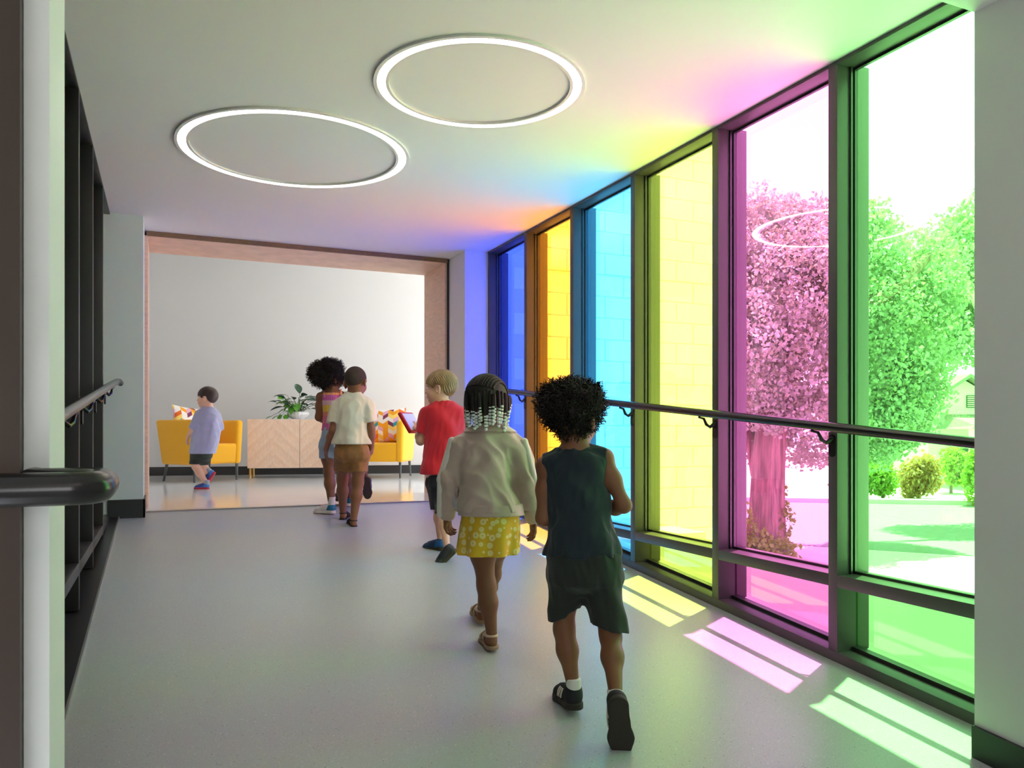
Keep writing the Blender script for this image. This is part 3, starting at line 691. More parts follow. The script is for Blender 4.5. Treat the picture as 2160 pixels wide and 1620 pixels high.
class Foot:
    """frame of one foot in person space: heel point on the sole, toe direction, sole-up direction"""
    def __init__(s, heel, toe, up=UP, L=0.19, mirror=1):
        s.y = nrm(np.array(toe) - np.array(heel)); up = np.array(up, float); s.z = nrm(up - s.y * up.dot(s.y)); s.x = np.cross(s.y, s.z) * mirror; s.o = np.array(heel, float); s.k = L / 0.19; s.mir = mirror
    def pt(s, q): q = np.atleast_2d(q); return s.o + s.k * (q[:, :1] * s.x + q[:, 1:2] * s.y + q[:, 2:3] * s.z)
    def prims(s, toes=False):
        M = np.stack([s.x, s.y, s.z], 1); out = []
        for p_ in FOOT + (TOES if toes else []):
            if isinstance(p_, RC): out.append(RC(s.pt(p_.a)[0], s.pt(p_.b)[0], p_.ra * s.k, p_.rb * s.k, 0.012 if p_ not in TOES else 0.004))
            else: out.append(EL(s.pt(p_.c)[0], p_.r * s.k, M, 0.012))
        return out
    def ankle(s): return s.pt((0, 0.032, 0.068))[0]
    def mesh(s, key, name, m, parent):
        V, Q = SHOE[key]; V = s.pt(V)
        if s.mir < 0: Q = Q[:, ::-1]
        return link(name, np_mesh(name, V, Q), m, parent)
def sneaker(f, parent, mu, ms, extra=(), name='sneaker'):
    u = f.mesh('upper', name, mu, parent); f.mesh('sole', 'sole', ms, u)
    for key, m in extra: f.mesh(key, key.rstrip('0'), m, u)
    return u
def sandal(f, parent, mu, ms):
    u = f.mesh('sandal_sole', 'sandal', ms, parent); f.mesh('straps', 'strap', mu, u); return u

# ------------------------------------------------------------------ heads, hands, people
def head_frame(c, face, tilt=0.0, roll=0.0):
    y = nrm(face); x = nrm(np.cross(y, UP)); z = np.cross(x, y)
    if roll: x, z = x * math.cos(roll) + z * math.sin(roll), z * math.cos(roll) - x * math.sin(roll)
    if tilt: y, z = y * math.cos(tilt) + z * math.sin(tilt), z * math.cos(tilt) - y * math.sin(tilt)
    return np.array(c, float), np.stack([x, y, z], 1)
class Head:
    def __init__(s, c, face, tilt=0.0, k=1.0, roll=0.0): s.c, s.M = head_frame(c, face, tilt, roll); s.k = k
    def pt(s, *q): return s.c + s.M @ (np.array(q, float) * s.k)
    def prims(s):
        k, M, p = s.k, s.M, s.pt
        o = [EL(p(0, -0.012, 0.026), np.array((0.070, 0.086, 0.077)) * k, M, 0.02), EL(p(0, 0.018, -0.032), np.array((0.056, 0.062, 0.066)) * k, M, 0.03),
             EL(p(0, 0.05, -0.076), np.array((0.022, 0.02, 0.018)) * k, M, 0.03), RC(p(0, 0.076, 0.002), p(0, 0.091, -0.022), 0.006 * k, 0.0095 * k, 0.012),
             RC(p(-0.012, 0.077, -0.047), p(0.012, 0.077, -0.047), 0.0065 * k, 0.0065 * k, 0.008), RC(p(-0.011, 0.076, -0.056), p(0.011, 0.076, -0.056), 0.006 * k, 0.006 * k, 0.008),
             RC(p(-0.04, 0.066, 0.022), p(0.04, 0.066, 0.022), 0.01 * k, 0.01 * k, 0.015)]
        for sx in (-1, 1):
            o += [EL(p(sx * 0.032, 0.046, -0.032), np.array((0.026, 0.026, 0.026)) * k, M, 0.02), EL(p(sx * 0.009, 0.083, -0.024), np.array((0.007, 0.008, 0.006)) * k, M, 0.006)]
            a = math.radians(22) * sx; E = M @ np.array([[math.cos(a), -math.sin(a), 0], [math.sin(a), math.cos(a), 0], [0, 0, 1]])
            f_ear = EL(p(sx * 0.077, -0.012, -0.010), np.array((0.0085, 0.019, 0.029)) * k, E, 0.006); dent = EL(p(sx * 0.081, -0.009, -0.010), np.array((0.006, 0.011, 0.018)) * k, E)
            q = FN(lambda P, f_ear=f_ear, dent=dent: np.maximum(f_ear(P), -dent(P)), 0.006); cc = p(sx * 0.074, -0.012, -0.012); q.bb = (cc - 0.04, cc + 0.04); o.append(q)
        return o
    def eyes(s, parent, brow):
        white = mat('eye_white', lin(235, 232, 228), 0.25); dark = mat('iris_dark', lin(44, 28, 20), 0.2)
        for sx in (-1, 1):
            e = link('eye', sphere_mesh(s.pt(sx * 0.029, 0.0635, -0.001), 0.0125 * s.k), white, parent); link('iris', sphere_mesh(s.pt(sx * 0.029, 0.0712, -0.001), 0.0062 * s.k), dark, e)
        solid('eyebrows', [RC(s.pt(sx * 0.014, 0.0745, 0.021), s.pt(sx * 0.043, 0.066, 0.024), 0.0035 * s.k, 0.0025 * s.k, 0) for sx in (-1, 1)], 0.002, brow, parent)
        solid('lips', [RC(s.pt(-0.013, 0.0795, -0.0485), s.pt(0.013, 0.0795, -0.0485), 0.005 * s.k, 0.005 * s.k, 0.004), RC(s.pt(-0.011, 0.0785, -0.057), s.pt(0.011, 0.0785, -0.057), 0.005 * s.k, 0.005 * s.k, 0.004)], 0.002, mat('lip_tone', lin(176, 104, 96), 0.45), parent)
def sphere_mesh(c, r, n=10):
    V, Q = [], []
    for i in range(n + 1):
        a = math.pi * i / n
        for j in range(2 * n): b_ = math.pi * j / n; V.append((c[0] + r * math.sin(a) * math.cos(b_), c[1] + r * math.sin(a) * math.sin(b_), c[2] + r * math.cos(a)))
    for i in range(n):
        for j in range(2 * n): Q.append((i * 2 * n + j, (i + 1) * 2 * n + j, (i + 1) * 2 * n + (j + 1) % (2 * n), i * 2 * n + (j + 1) % (2 * n)))
    return np_mesh('ball', V, Q)
def hand(w_, d, palm, k=1.0, curl=0.5, side=1, thumb_out=0.5):
    """wrist point, finger direction, palm-facing direction, side=+1 puts the thumb on cross(d, palm)"""
    d = nrm(d); palm = nrm(palm - d * np.dot(palm, d)); t_ = np.cross(d, palm) * side; w_ = np.array(w_, float); o = []
    for s_ in (-0.017, -0.006, 0.006, 0.016): o.append(RC(w_ + k * (0.008 * d + s_ * 0.6 * t_), w_ + k * (0.05 * d + s_ * t_), 0.011 * k, 0.0095 * k, 0.012))
    for s_, L_ in ((0.0225, 0.046), (0.0075, 0.052), (-0.0075, 0.048), (-0.0215, 0.037)):
        p_ = w_ + k * (0.054 * d + s_ * t_); a = curl * 0.6; dd = d; r = 0.0066
        for j, f_ in enumerate((0.42, 0.32, 0.26)):
            dd = nrm(d * math.cos(a) + palm * math.sin(a)); q = p_ + dd * L_ * f_ * k; o.append(RC(p_, q, r * k, (r - 0.0006) * k, 0.003)); p_ = q; r -= 0.0006; a += curl * 0.75
    b_ = w_ + k * (0.018 * d + 0.02 * t_); m_ = b_ + k * (0.024 * d * 0.8 + t_ * 0.016 * (0.5 + thumb_out) + palm * 0.008); e = m_ + k * (0.022 * d + t_ * 0.004 * thumb_out + palm * 0.010)
    o += [RC(b_, m_, 0.0105 * k, 0.0085 * k, 0.008), RC(m_, e, 0.008 * k, 0.0066 * k, 0.003)]
    return o
def skin_mat(name, c): return mat(name, c, 0.5, var=0.06, vs=14, spec=0.4)
def cloth_mat(name, c, **kw):
    a = dict(rough=0.85, var=0.05, vs=18, bump=0.25, bs=22, bd=0.006, sheen=0.15); a.update(kw); return mat(name, c, **a)
class Kid:
    def __init__(s, px, py, d, label):
        s.d = d; s.root = at(px, py, d); s.e = prop(empty('person', tuple(s.root)), label, 'person', 'children walking')
    def j(s, px, py, dv=0.0): return at(px, py, s.d + dv) - s.root
    def row(s, py, x0, x1, b_, dv=0.0):
        c = s.j((x0 + x1) / 2, py, dv); return (c[2], c[:2], (x1 - x0) / 2 * (s.d + dv) / F, b_)
def limb(a, m, b_, r, k=0.02, mid=None):
    """two-segment limb with radii (start, bulge, joint, bulge, end)"""
    a, m, b_ = map(np.array, (a, m, b_)); return [RC(a, a + (m - a) * 0.45, r[0], r[1], k), RC(a + (m - a) * 0.45, m, r[1], r[2], k), RC(m, m + (b_ - m) * 0.35, r[2], r[3], k), RC(m + (b_ - m) * 0.35, b_, r[3], r[4], k)]
ARM = (0.031, 0.029, 0.0245, 0.0255, 0.018); LEG = (0.052, 0.045, 0.032, 0.033, 0.0205)
def sc_(t_, k): return tuple(v * k for v in t_)
def afro(name, c, r, M, m, parent, seed, n_curl=1500, curl=0.018):
    c = np.array(c); r = np.array(r); rg = np.random.default_rng(seed); pr = [EL(c, r * 0.88, M, 0.03)]
    for i in range(7):
        dl = rg.normal(size=3); dl[2] = abs(dl[2]) * 0.8 - 0.25; dl /= np.linalg.norm(dl); pr.append(EL(c + M @ (dl * r * 0.5), r * rg.uniform(0.44, 0.54), M, 0.02))
    ob = solid(name, pr, 0.006, m, parent, post=lambda P, d: d - 0.022 * wave(P, 60, seed) - 0.014 * wave(P, 130, seed + 1) - 0.008 * wave(P, 240, seed + 2), margin=0.035)
    co = np.zeros(len(ob.data.vertices) * 3); ob.data.vertices.foreach_get('co', co); co = co.reshape(-1, 3); pick = rg.choice(len(co), n_curl)
    mb_v, mb_f = [], []; segs = 8
    for i in pick:
        base = co[i]; q = (base - c) @ M; nn = nrm(M @ (q / r ** 2)); base = base - nn * 0.006
        a = nrm(np.cross(nn, rg.normal(size=3))); b_ = np.cross(nn, a); L_ = curl * rg.uniform(0.7, 1.7); R_ = curl * rg.uniform(0.22, 0.42); ph = rg.uniform(0, 6.28); tn = rg.uniform(4, 9)
        pts = [base + nn * L_ * t_ + R_ * (a * math.cos(ph + tn * t_) + b_ * math.sin(ph + tn * t_)) for t_ in np.linspace(0, 1, segs)]
        o_ = len(mb_v)
        for k_, p_ in enumerate(pts):
            rr = 0.0027 * (1 - 0.6 * k_ / segs)
            for w_ in range(3): th = w_ * 2.094; mb_v.append(p_ + rr * (a * math.cos(th) + b_ * math.sin(th) + nn * 0.3 * math.sin(th * 2)))
        for k_ in range(segs - 1):
            for w_ in range(3): mb_f.append((o_ + k_ * 3 + w_, o_ + k_ * 3 + (w_ + 1) % 3, o_ + (k_ + 1) * 3 + (w_ + 1) % 3, o_ + (k_ + 1) * 3 + w_))
    link('curls', np_mesh('curls', mb_v, mb_f), m, ob)
    return ob
def hair_cap(name, H, m, parent, thick, front=0.05, back=-0.062, side=-0.01, fringe=False, strands=0.0, seed=1, h=0.004):
    k = H.k
    base = EL(H.pt(0, -0.014, 0.028), (np.array((0.071, 0.087, 0.078)) + thick) * k, H.M); inv = H.M
    def f(P):
        d = base(P); q = (P - H.c) @ inv / k; x, y, z = q[:, 0], q[:, 1], q[:, 2]
        # lower limit: high over the forehead, round the ear, low at the nape
        lim_ = np.interp(y, [-0.11, -0.055, -0.038, -0.026, 0.006, 0.016, 0.028, 0.036, 0.06, 0.10], [back, back + 0.006, -0.022, 0.016 + side, 0.018 + side, side - 0.004, side, 0.014, front - 0.012, front])
        d = np.maximum(d, (lim_ - z) * k * 0.8)
        if strands:
            th = np.arctan2(x, y); d = d - strands * np.sin(th * 46 + 6 * np.sin(z * 60 + y * 30)) * np.clip((0.10 - z) / 0.05, 0.25, 1) - strands * 0.8 * wave(P, 120, seed)
        return d
    q = FN(f, 0.01); q.bb = (H.c - 0.14 * k, H.c + 0.14 * k)
    return solid(name, [q], h, m, parent, margin=0.01)

def hidden_torso(rows, ax=RGT, ay=FWD): return ST(rows, ax, ay, grow=-0.010, k=0.03)

def fold(P, f, seed, amp, st=(1.25, 1.25, 0.7), lim=None):
    q = P * np.array(st); w1 = wave(q, f, seed, 4); w2 = wave(q, f * 1.7, seed + 7, 4); return amp * (0.8 * w1 + 0.5 * (0.35 - np.abs(w2)) + 0.22)
def folded(f, seed, amp, st=(1.25, 1.25, 0.7), zlo=None, holes=()):
    def post(P, d):
        d = d - fold(P, f, seed, amp, st)
        if zlo is not None: d = np.maximum(d, zlo - P[:, 2])
        for h_ in holes: d = np.maximum(d, -h_(P))
        return d
    return post
def shorts_prims(K, rows, hips, knees, hems, r0, r1):
    zb = min(r[0] for r in rows); low = min(rows, key=lambda r: r[0]); o = [ST(rows + [(zb - 0.012, low[1], low[2] * 0.95, low[3] * 0.93), (zb - 0.03, low[1], low[2] * 0.75, low[3] * 0.65), (zb - 0.045, low[1], low[2] * 0.4, low[3] * 0.35)], k=0.03)]
    for h_, k_, (hp, hn), a, b_ in zip(hips, knees, hems, r0, r1): o.append(CUT(RC(h_, k_, a, b_, 0.028), [(hp, hn)]))
    return o
def traps(K, n, sL, sR): return [RC(n, sL + 0.004 * UP, 0.036, 0.030, 0.03), RC(n, sR + 0.004 * UP, 0.036, 0.030, 0.03)]

def ext(rows):
    low = min(rows, key=lambda r: r[0]); return rows + [(low[0] - 0.03, low[1], low[2], low[3])]

# ------------------------------------------------------------------ skin and cloth colours
SK_D = skin_mat('skin_deep_brown', lin(122, 78, 54)); SK_M = skin_mat('skin_brown', lin(132, 86, 58)); SK_B = skin_mat('skin_warm_brown', lin(140, 92, 66)); SK_L = skin_mat('skin_light', lin(226, 178, 152))
HR_B = mat('hair_black', lin(36, 28, 24), 0.6, var=0.25, vs=60, spec=0.3); HR_D = mat('hair_dark_brown', lin(52, 34, 28), 0.42, var=0.25, vs=50, stretch=(1, 1, 0.2)); HR_F = mat('hair_sandy', lin(140, 112, 72), 0.5, var=0.3, vs=45, stretch=(1, 1, 0.25)); HR_Z = mat('hair_buzz', lin(58, 44, 36), 0.85, var=0.3, vs=90)
RUB_D = mat('dark_rubber_sole', lin(46, 38, 30), 0.7); WHITE_C = cloth_mat('white_cloth', lin(226, 222, 214))

# ================= boy in dark tank top, front right
K = Kid(1222, 1500, 2.685, 'child with curly dark hair, dark teal tank top and green shorts, nearest the camera')
j = K.j
H6 = Head(j(1211, 884, 0.0), nrm(FWD * 0.85 + RGT * 0.52), -0.05, 1.0)
tor = [K.row(950, 1184, 1242, 0.04), K.row(957, 1166, 1258, 0.05), K.row(968, 1150, 1273, 0.06), K.row(985, 1147, 1277, 0.068), K.row(1010, 1150, 1280, 0.076), K.row(1050, 1157, 1282, 0.08), K.row(1090, 1162, 1285, 0.082), K.row(1125, 1158, 1295, 0.088), K.row(1172, 1152, 1306, 0.094)]
f1 = Foot(j(1217, 1500, -0.03), j(1183, 1470, 0.14), L=0.195, mirror=1); 
hl, to_ = j(1304, 1472, -0.27), j(1313, 1592, -0.245)
f2 = Foot(hl, to_, up=nrm(FWD + UP * 0.15), L=0.195, mirror=-1)
kneeL, kneeR = j(1190, 1328, 0.02), j(1288, 1342, -0.04)
sL, sR = j(1151, 985), j(1274, 968); eL, eR = j(1146, 1093, 0.0), j(1316, 1066, -0.02); wL, wR = j(1160, 1082, 0.19), j(1268, 1078, 0.12)
body = H6.prims() + [RC(j(1211, 905), j(1212, 985), 0.034, 0.045, 0.03), hidden_torso(tor), RC(j(1200, 1185), j(1256, 1185), 0.058, 0.058, 0.04)] + traps(K, j(1212, 960), sL, sR)
body += limb(sL, eL, wL, sc_(ARM, 0.92), 0.025) + limb(sR, eR, wR, sc_(ARM, 0.92), 0.025)
body += hand(wL, wL - eL, RGT, 0.95, 0.5, -1) + hand(wR, wR - eR + 0.1 * UP, -UP, 0.95, 0.7, 1)
body += limb(j(1192, 1200), kneeL, f1.ankle(), LEG, 0.03) + limb(j(1262, 1205), kneeR, f2.ankle(), LEG, 0.03) + f1.prims() + f2.prims()
solid('body', body, 0.0035, SK_M, K.e); H6.eyes(K.e, HR_B)
TANK = cloth_mat('dark_teal_jersey', lin(26, 39, 45)); SHORT6 = cloth_mat('forest_green_cotton', lin(34, 39, 32))
nk = j(1213, 958)
def neckhole(c, r): return EL(c, r)
hole = EL(j(1213, 940), (0.05, 0.045, 0.036))
armL, armR = EL(j(1126, 1000), (0.036, 0.07, 0.05)), EL(j(1299, 990), (0.036, 0.07, 0.05))
xcut = [(j(1146, 980), -RGT), (j(1277, 980), RGT)]
tk6 = [ST(ext(tor), grow=0.005, k=0.02)] + [CUT(RC(j(1212, 962), q + 0.004 * UP, 0.040, 0.0365, 0.02), xcut) for q in (sL, sR)]
solid('tank_top', tk6, 0.0045, TANK, K.e, post=folded(60, 6, 0.011, zlo=j(1213, 1171)[2], holes=(hole, armL, armR)), margin=0.015)
sh6 = shorts_prims(K, [K.row(1166, 1153, 1305, 0.094), K.row(1200, 1156, 1307, 0.096), K.row(1222, 1159, 1309, 0.092)], (j(1192, 1222), j(1271, 1226)), (kneeL + 0.02 * UP, kneeR - 0.0 * UP), ((j(1190, 1292, 0.02), nrm(-UP + 0.35 * RGT)), (j(1280, 1322, -0.03), nrm(-UP - 0.2 * RGT))), (0.062, 0.064), (0.046, 0.060))
solid('shorts', sh6, 0.0045, SHORT6, K.e, post=folded(50, 8, 0.010), margin=0.015)
BLK = mat('black_suede', lin(28, 29, 31), 0.75); CREAM = mat('cream_leather', lin(222, 214, 196), 0.5)
for f_ in (f1, f2):
    u = sneaker(f_, K.e, BLK, RUB_D, (('stripes', CREAM), ('laces', BLK)))
    solid('sock', [CUT(RC(f_.pt((0, 0.032, 0.05))[0], f_.pt((0, 0.028, 0.10))[0], 0.0265, 0.0255), [(f_.pt((0, 0.03, 0.10))[0], f_.z)])], 0.004, WHITE_C, K.e)
afro('hair', H6.pt(0, -0.018, 0.034), (0.102, 0.108, 0.098), H6.M, HR_B, K.e, 21, 2600, 0.022)

# ================= girl with beaded braids
K = Kid(1025, 1372, 3.236, 'child with white-beaded braids in a beige track jacket and yellow floral skirt')
j = K.j
H5 = Head(j(1030, 850, 0.0), nrm(FWD * 0.86 + RGT * 0.5), -0.04, 1.0)
tor = [K.row(897, 1010, 1056, 0.042), K.row(905, 994, 1074, 0.052), K.row(917, 976, 1088, 0.064), K.row(936, 966, 1095, 0.074), K.row(970, 974, 1076, 0.082), K.row(1020, 975, 1080, 0.088), K.row(1055, 971, 1094, 0.096), K.row(1083, 969, 1102, 0.094)]
f1 = Foot(j(1040, 1373, -0.02), j(1024, 1348, 0.15), L=0.185, mirror=-1); f2 = Foot(j(1019, 1317, 0.30), j(1006, 1292, 0.45), up=nrm(UP), L=0.185, mirror=1)
kR, kL = j(1026, 1236, 0.0), j(1038, 1212, 0.17)
sL, sR = j(972, 940), j(1088, 942); eL, eR = j(947, 1010, 0.0), j(1112, 1018, 0.0); wL, wR = j(944, 1090, 0.05), j(1124, 1098, 0.04)
body = H5.prims() + [RC(j(1030, 875), j(1032, 925), 0.032, 0.045, 0.03), hidden_torso(tor), RC(j(1015, 1095), j(1052, 1095), 0.055, 0.055, 0.04)] + [RC(j(1031, 915), sL, 0.03, 0.022, 0.02), RC(j(1031, 915), sR, 0.03, 0.022, 0.02)]
body += limb(sL, eL, wL, sc_(ARM, 0.78), 0.02) + limb(sR, eR, wR, sc_(ARM, 0.78), 0.02) + hand(wL, nrm(j(946, 1122, 0.07) - wL), nrm(RGT + 0.5 * -FWD), 0.9, 0.85, 1, 0.7) + hand(wR, nrm(j(1126, 1140, 0.06) - wR), nrm(-RGT - 0.4 * FWD), 0.9, 0.6, -1, 0.6)
body += limb(j(1012, 1110), kR, f1.ankle(), sc_(LEG, 1.08), 0.03) + limb(j(1048, 1110), kL, f2.ankle(), sc_(LEG, 1.08), 0.03) + f1.prims(True) + f2.prims(True)
solid('body', body, 0.0035, SK_D, K.e); H5.eyes(K.e, HR_B)
JAC = cloth_mat('beige_satin_jersey', lin(194, 172, 158), rough=0.45, sheen=0.3); TAPE = cloth_mat('pale_sleeve_tape', lin(222, 214, 206), rough=0.5)
def sleeve(a, m_, b_, r0, r1, r2): return [RC(a, m_, r0, r1, 0.025), RC(m_, b_, r1, r2, 0.02)]
cuL, cuR = wL + 0.012 * UP, wR + 0.012 * UP
jk = [ST(ext(tor), grow=0.006, k=0.02)] + sleeve(sL, eL, cuL, 0.044, 0.041, 0.036) + sleeve(sR, eR, cuR, 0.044, 0.041, 0.036)
jk_post = folded(46, 5, 0.016, zlo=j(1030, 1078)[2])
jo = solid('jacket', jk, 0.0045, JAC, K.e, post=jk_post, margin=0.02)
solid('hem_band', [ST([K.row(1062, 971, 1099, 0.098), K.row(1086, 970, 1103, 0.096)], grow=0.008)], 0.0045, JAC, jo)
for cu, e_ in ((cuL, eL), (cuR, eR)): solid('cuff', [RC(cu, cu + (e_ - cu) * 0.22, 0.033, 0.037)], 0.004, JAC, jo, post=lambda P, d: d - 0.003 * wave(P, 80, 9), margin=0.01)
solid('collar', [ST([K.row(893, 1004, 1062, 0.046), K.row(902, 994, 1074, 0.055), K.row(911, 978, 1088, 0.068)], grow=0.008)], 0.0045, JAC, jo)
for a, m_, b_, sd in ((sL, eL, cuL, -1), (sR, eR, cuR, 1)):
    o_ = RGT * sd * 0.034 - FWD * 0.02
    solid('sleeve_stripe', [RC(a + o_ + 0.02 * UP, m_ + o_ * 0.95, 0.0165, 0.015, 0.01), RC(m_ + o_ * 0.95, b_ + o_ * 0.9, 0.015, 0.013, 0.01)], 0.004, TAPE, jo)
def floral():
    m = cloth_mat('yellow_floral_print', lin(226, 178, 30)); L = m.node_tree.links; b_ = m.node_tree.nodes['Principled BSDF']
    t_ = nd(m, 'ShaderNodeTexCoord'); v = nd(m, 'ShaderNodeTexVoronoi'); v.inputs['Scale'].default_value = 34; v.inputs['Randomness'].default_value = 0.6; L.new(t_.outputs['Object'], v.inputs['Vector'])
    r = ramp_const(m, [(0, lin(214, 176, 60)), (0.12, lin(232, 216, 140)), (0.44, lin(220, 176, 36))]); L.new(v.outputs['Distance'], r.inputs['Fac']); L.new(r.outputs['Color'], b_.inputs['Base Color'])
    return m
SKT = floral()
solid('skirt', [ST([K.row(1075, 976, 1094, 0.088), K.row(1110, 971, 1096, 0.10), K.row(1167, 965, 1092, 0.115)], grow=0.002, pleat=(9, 0.009, j(1080, 1085)[2]))], 0.0045, SKT, K.e, margin=0.015)
SAN = mat('tan_leather', lin(196, 168, 140), 0.55)
for f_ in (f1, f2): sandal(f_, K.e, SAN, mat('tan_sole', lin(150, 120, 96), 0.7))
def ridged(P, d):
    q = (P - H5.c) @ H5.M; th = np.arctan2(q[:, 0], q[:, 1] + 0.01); return d - 0.0026 * np.sin(th * 30)
hc = hair_cap('hair', H5, HR_B, K.e, 0.008, front=0.055, back=-0.05, side=0.0, strands=0.0, h=0.003)
br = MB(); beads_v, beads_q = [], []; rg = random.Random(4)
ico = sphere_mesh((0, 0, 0), 1.0, 5); iv = np.zeros(len(ico.vertices) * 3); ico.vertices.foreach_get('co', iv); iv = iv.reshape(-1, 3); iq = np.array([list(p_.vertices) for p_ in ico.polygons])
for k in range(40):
    a = -2.6 + 5.2 * k / 39 + rg.uniform(-0.07, 0.07)   # around the head, 0 = back
    x = math.sin(a); y = -math.cos(a); lay = rg.uniform(0, 2)
    top = 0.05 - 0.012 * lay; bot = -0.072 - rg.uniform(0, 0.045) + (0.03 if abs(a) > 1.9 else 0); pts = []; sw = rg.uniform(-0.08, 0.08)
    for t_ in np.linspace(0, 1, 9):
        z = top + (bot - top) * t_; rx = 0.078 + 0.007 * lay + 0.004 * math.sin(math.pi * t_); ry = 0.093 + 0.006 * lay - 0.016 * t_ * t_
        aa = a + sw * t_; pts.append(H5.pt(math.sin(aa) * rx, -math.cos(aa) * ry - 0.012, z))
    br.tube(pts, [0.006, 0.007, 0.007, 0.0068, 0.0062, 0.0055, 0.0045, 0.0035, 0.003], 6)
    nb = rg.randint(4, 6); L_ = [np.array(q) for q in pts]; f_ = 1.0
    for i_ in range(nb):
        s_ = f_ * 8; i0 = min(7, int(s_)); c = L_[i0] + (L_[i0 + 1] - L_[i0]) * (s_ - i0); rr = rg.choice((0.0066, 0.0074, 0.0082))
        f_ -= rr * 1.75 / (top - bot)
        beads_q.append(iq + len(beads_v) * len(iv)); beads_v.append(iv * np.array([rr, rr, rr * 0.88]) + c)
br.build('braids', HR_B, parent=hc, smooth=True)
bo = link('beads', np_mesh('beads', np.concatenate(beads_v), np.concatenate(beads_q)), mat('white_beads', lin(228, 232, 226), 0.2), hc)
rid = MB()
for k in range(15):
    u = -0.064 + 0.128 * k / 14; pts = []
    for t_ in np.linspace(-1.25, 1.15, 12):
        y = -0.014 + 0.0955 * math.sin(-t_) * math.sqrt(max(0.05, 1 - (u / 0.082) ** 2)); z = 0.028 + 0.088 * math.cos(t_) * math.sqrt(max(0.05, 1 - (u / 0.082) ** 2)); pts.append(H5.pt(u, y, z))
    rid.tube(pts, [0.005] * 12, 6)
rid.build('cornrows', HR_B, parent=hc, smooth=True)

# ================= boy in red tee with tablet
K = Kid(930, 1165, 4.95, 'child in a red t-shirt and navy shorts holding a red-cased tablet')
j = K.j
H4 = Head(j(928, 819, 0.0), nrm(-RGT * 0.97 + FWD * 0.22), -0.02, 1.02)
tx, ty = nrm(RGT * 0.8 + FWD * 0.6), nrm(FWD * 0.8 - RGT * 0.6)
tor = [K.row(846, 917, 953, 0.045), K.row(852, 908, 963, 0.056), K.row(862, 900, 972, 0.068), K.row(876, 899, 976, 0.078), K.row(900, 900, 978, 0.085), K.row(940, 897, 975, 0.09), K.row(970, 893, 970, 0.092), K.row(1000, 889, 966, 0.095)]
f1 = Foot(j(938, 1161, 0.0), j(898, 1161, 0.09), L=0.18, mirror=1); f2 = Foot(j(966, 1162, -0.24), j(938, 1189, -0.26), up=nrm(UP * 0.75 - RGT * 0.6), L=0.18, mirror=-1)
kL, kR = j(925, 1068, 0.02), j(934, 1082, -0.08)
sL, sR = j(903, 872, 0.02), j(968, 872, 0.0); eL, eR = j(887, 930, 0.02), j(960, 930, 0.1); wL, wR = j(882, 905, 0.14), j(890, 906, 0.2)
body = H4.prims() + [RC(j(931, 838), j(935, 862), 0.033, 0.045, 0.03), hidden_torso(tor), RC(j(920, 1005), j(940, 1005), 0.055, 0.055, 0.04)] + traps(K, j(933, 858), sL, sR)
body += limb(sL, eL, wL, ARM, 0.025) + limb(sR, eR, wR, ARM, 0.025) + hand(wL, nrm(j(872, 898, 0.2) - wL), UP, 0.9, 0.6, 1) + hand(wR, nrm(j(872, 905, 0.24) - wR), UP, 0.9, 0.6, -1)
body += limb(j(920, 1020), kL, f1.ankle(), sc_(LEG, 0.92), 0.03) + limb(j(944, 1020), kR, f2.ankle(), sc_(LEG, 0.92), 0.03) + f1.prims() + f2.prims()
solid('body', body, 0.004, SK_L, K.e); H4.eyes(K.e, HR_F)
RED = cloth_mat('red_jersey', lin(216, 36, 56)); NAVY = cloth_mat('navy_cotton', lin(26, 34, 48))
tee = [ST(ext(tor), grow=0.006, k=0.02), CUT(RC(sL, eL + 0.02 * UP, 0.046, 0.044, 0.02), [(sL + (eL - sL) * 0.72, eL - sL)]), CUT(RC(sR, eR, 0.046, 0.044, 0.02), [(sR + (eR - sR) * 0.72, eR - sR)])]
solid('t_shirt', tee, 0.005, RED, K.e, post=folded(42, 12, 0.013, zlo=tor[-1][0], holes=(EL(j(931, 838), (0.043,) * 3),)), margin=0.016)
solid('shorts', shorts_prims(K, [K.row(994, 901, 958, 0.085), K.row(1022, 902, 962, 0.085)], (j(921, 1022), j(945, 1022)), (kL, kR), ((j(924, 1074, 0.02), -UP), (j(935, 1080, -0.05), -UP)), (0.062, 0.062), (0.05, 0.05)), 0.005, NAVY, K.e, post=folded(50, 3, 0.007), margin=0.012)
BLU = mat('blue_mesh_shoe', lin(30, 62, 96), 0.6); DK = mat('charcoal_mesh_shoe', lin(42, 46, 48), 0.6); YLS = mat('black_yellow_sole', lin(62, 60, 40), 0.7)
sneaker(f1, K.e, BLU, YLS, (('laces', DK), ('heel_panel', mat('bright_blue_heel', lin(30, 96, 160), 0.5)))); sneaker(f2, K.e, DK, YLS, (('laces', BLU),))
hair_cap('hair', H4, HR_F, K.e, 0.013, front=0.034, back=-0.054, side=0.002, strands=0.0024, seed=3, h=0.003)
# tablet held against the chest (a thing of its own)
tc_ = K.root + j(866, 892, 0.19); ex = nrm(FWD * 0.95 + RGT * 0.3); eu = nrm(j(848, 868) - j(873, 912)); en = np.cross(ex, eu)
tb = prop(empty('tablet', tuple(tc_)), 'tablet in a chunky red case held by the child in red', 'tablet')
def obox(c, h, n=0): 
    v = []
    for z in (-1, 1):
        for x, y in ((-1, -1), (1, -1), (1, 1), (-1, 1)): v.append(np.array(c) + ex * x * h[0] + eu * y * h[1] + en * z * h[2])
    return MB().hexa(v)
obox((0, 0, 0), (0.095, 0.075, 0.013)).build('case', mat('red_foam_case', lin(206, 30, 44), 0.45), parent=tb, bevel=0.008, seg=3)
obox(en * 0.0135, (0.082, 0.062, 0.001)).build('screen', mat('pale_screen', lin(214, 222, 224), 0.15), parent=tb)

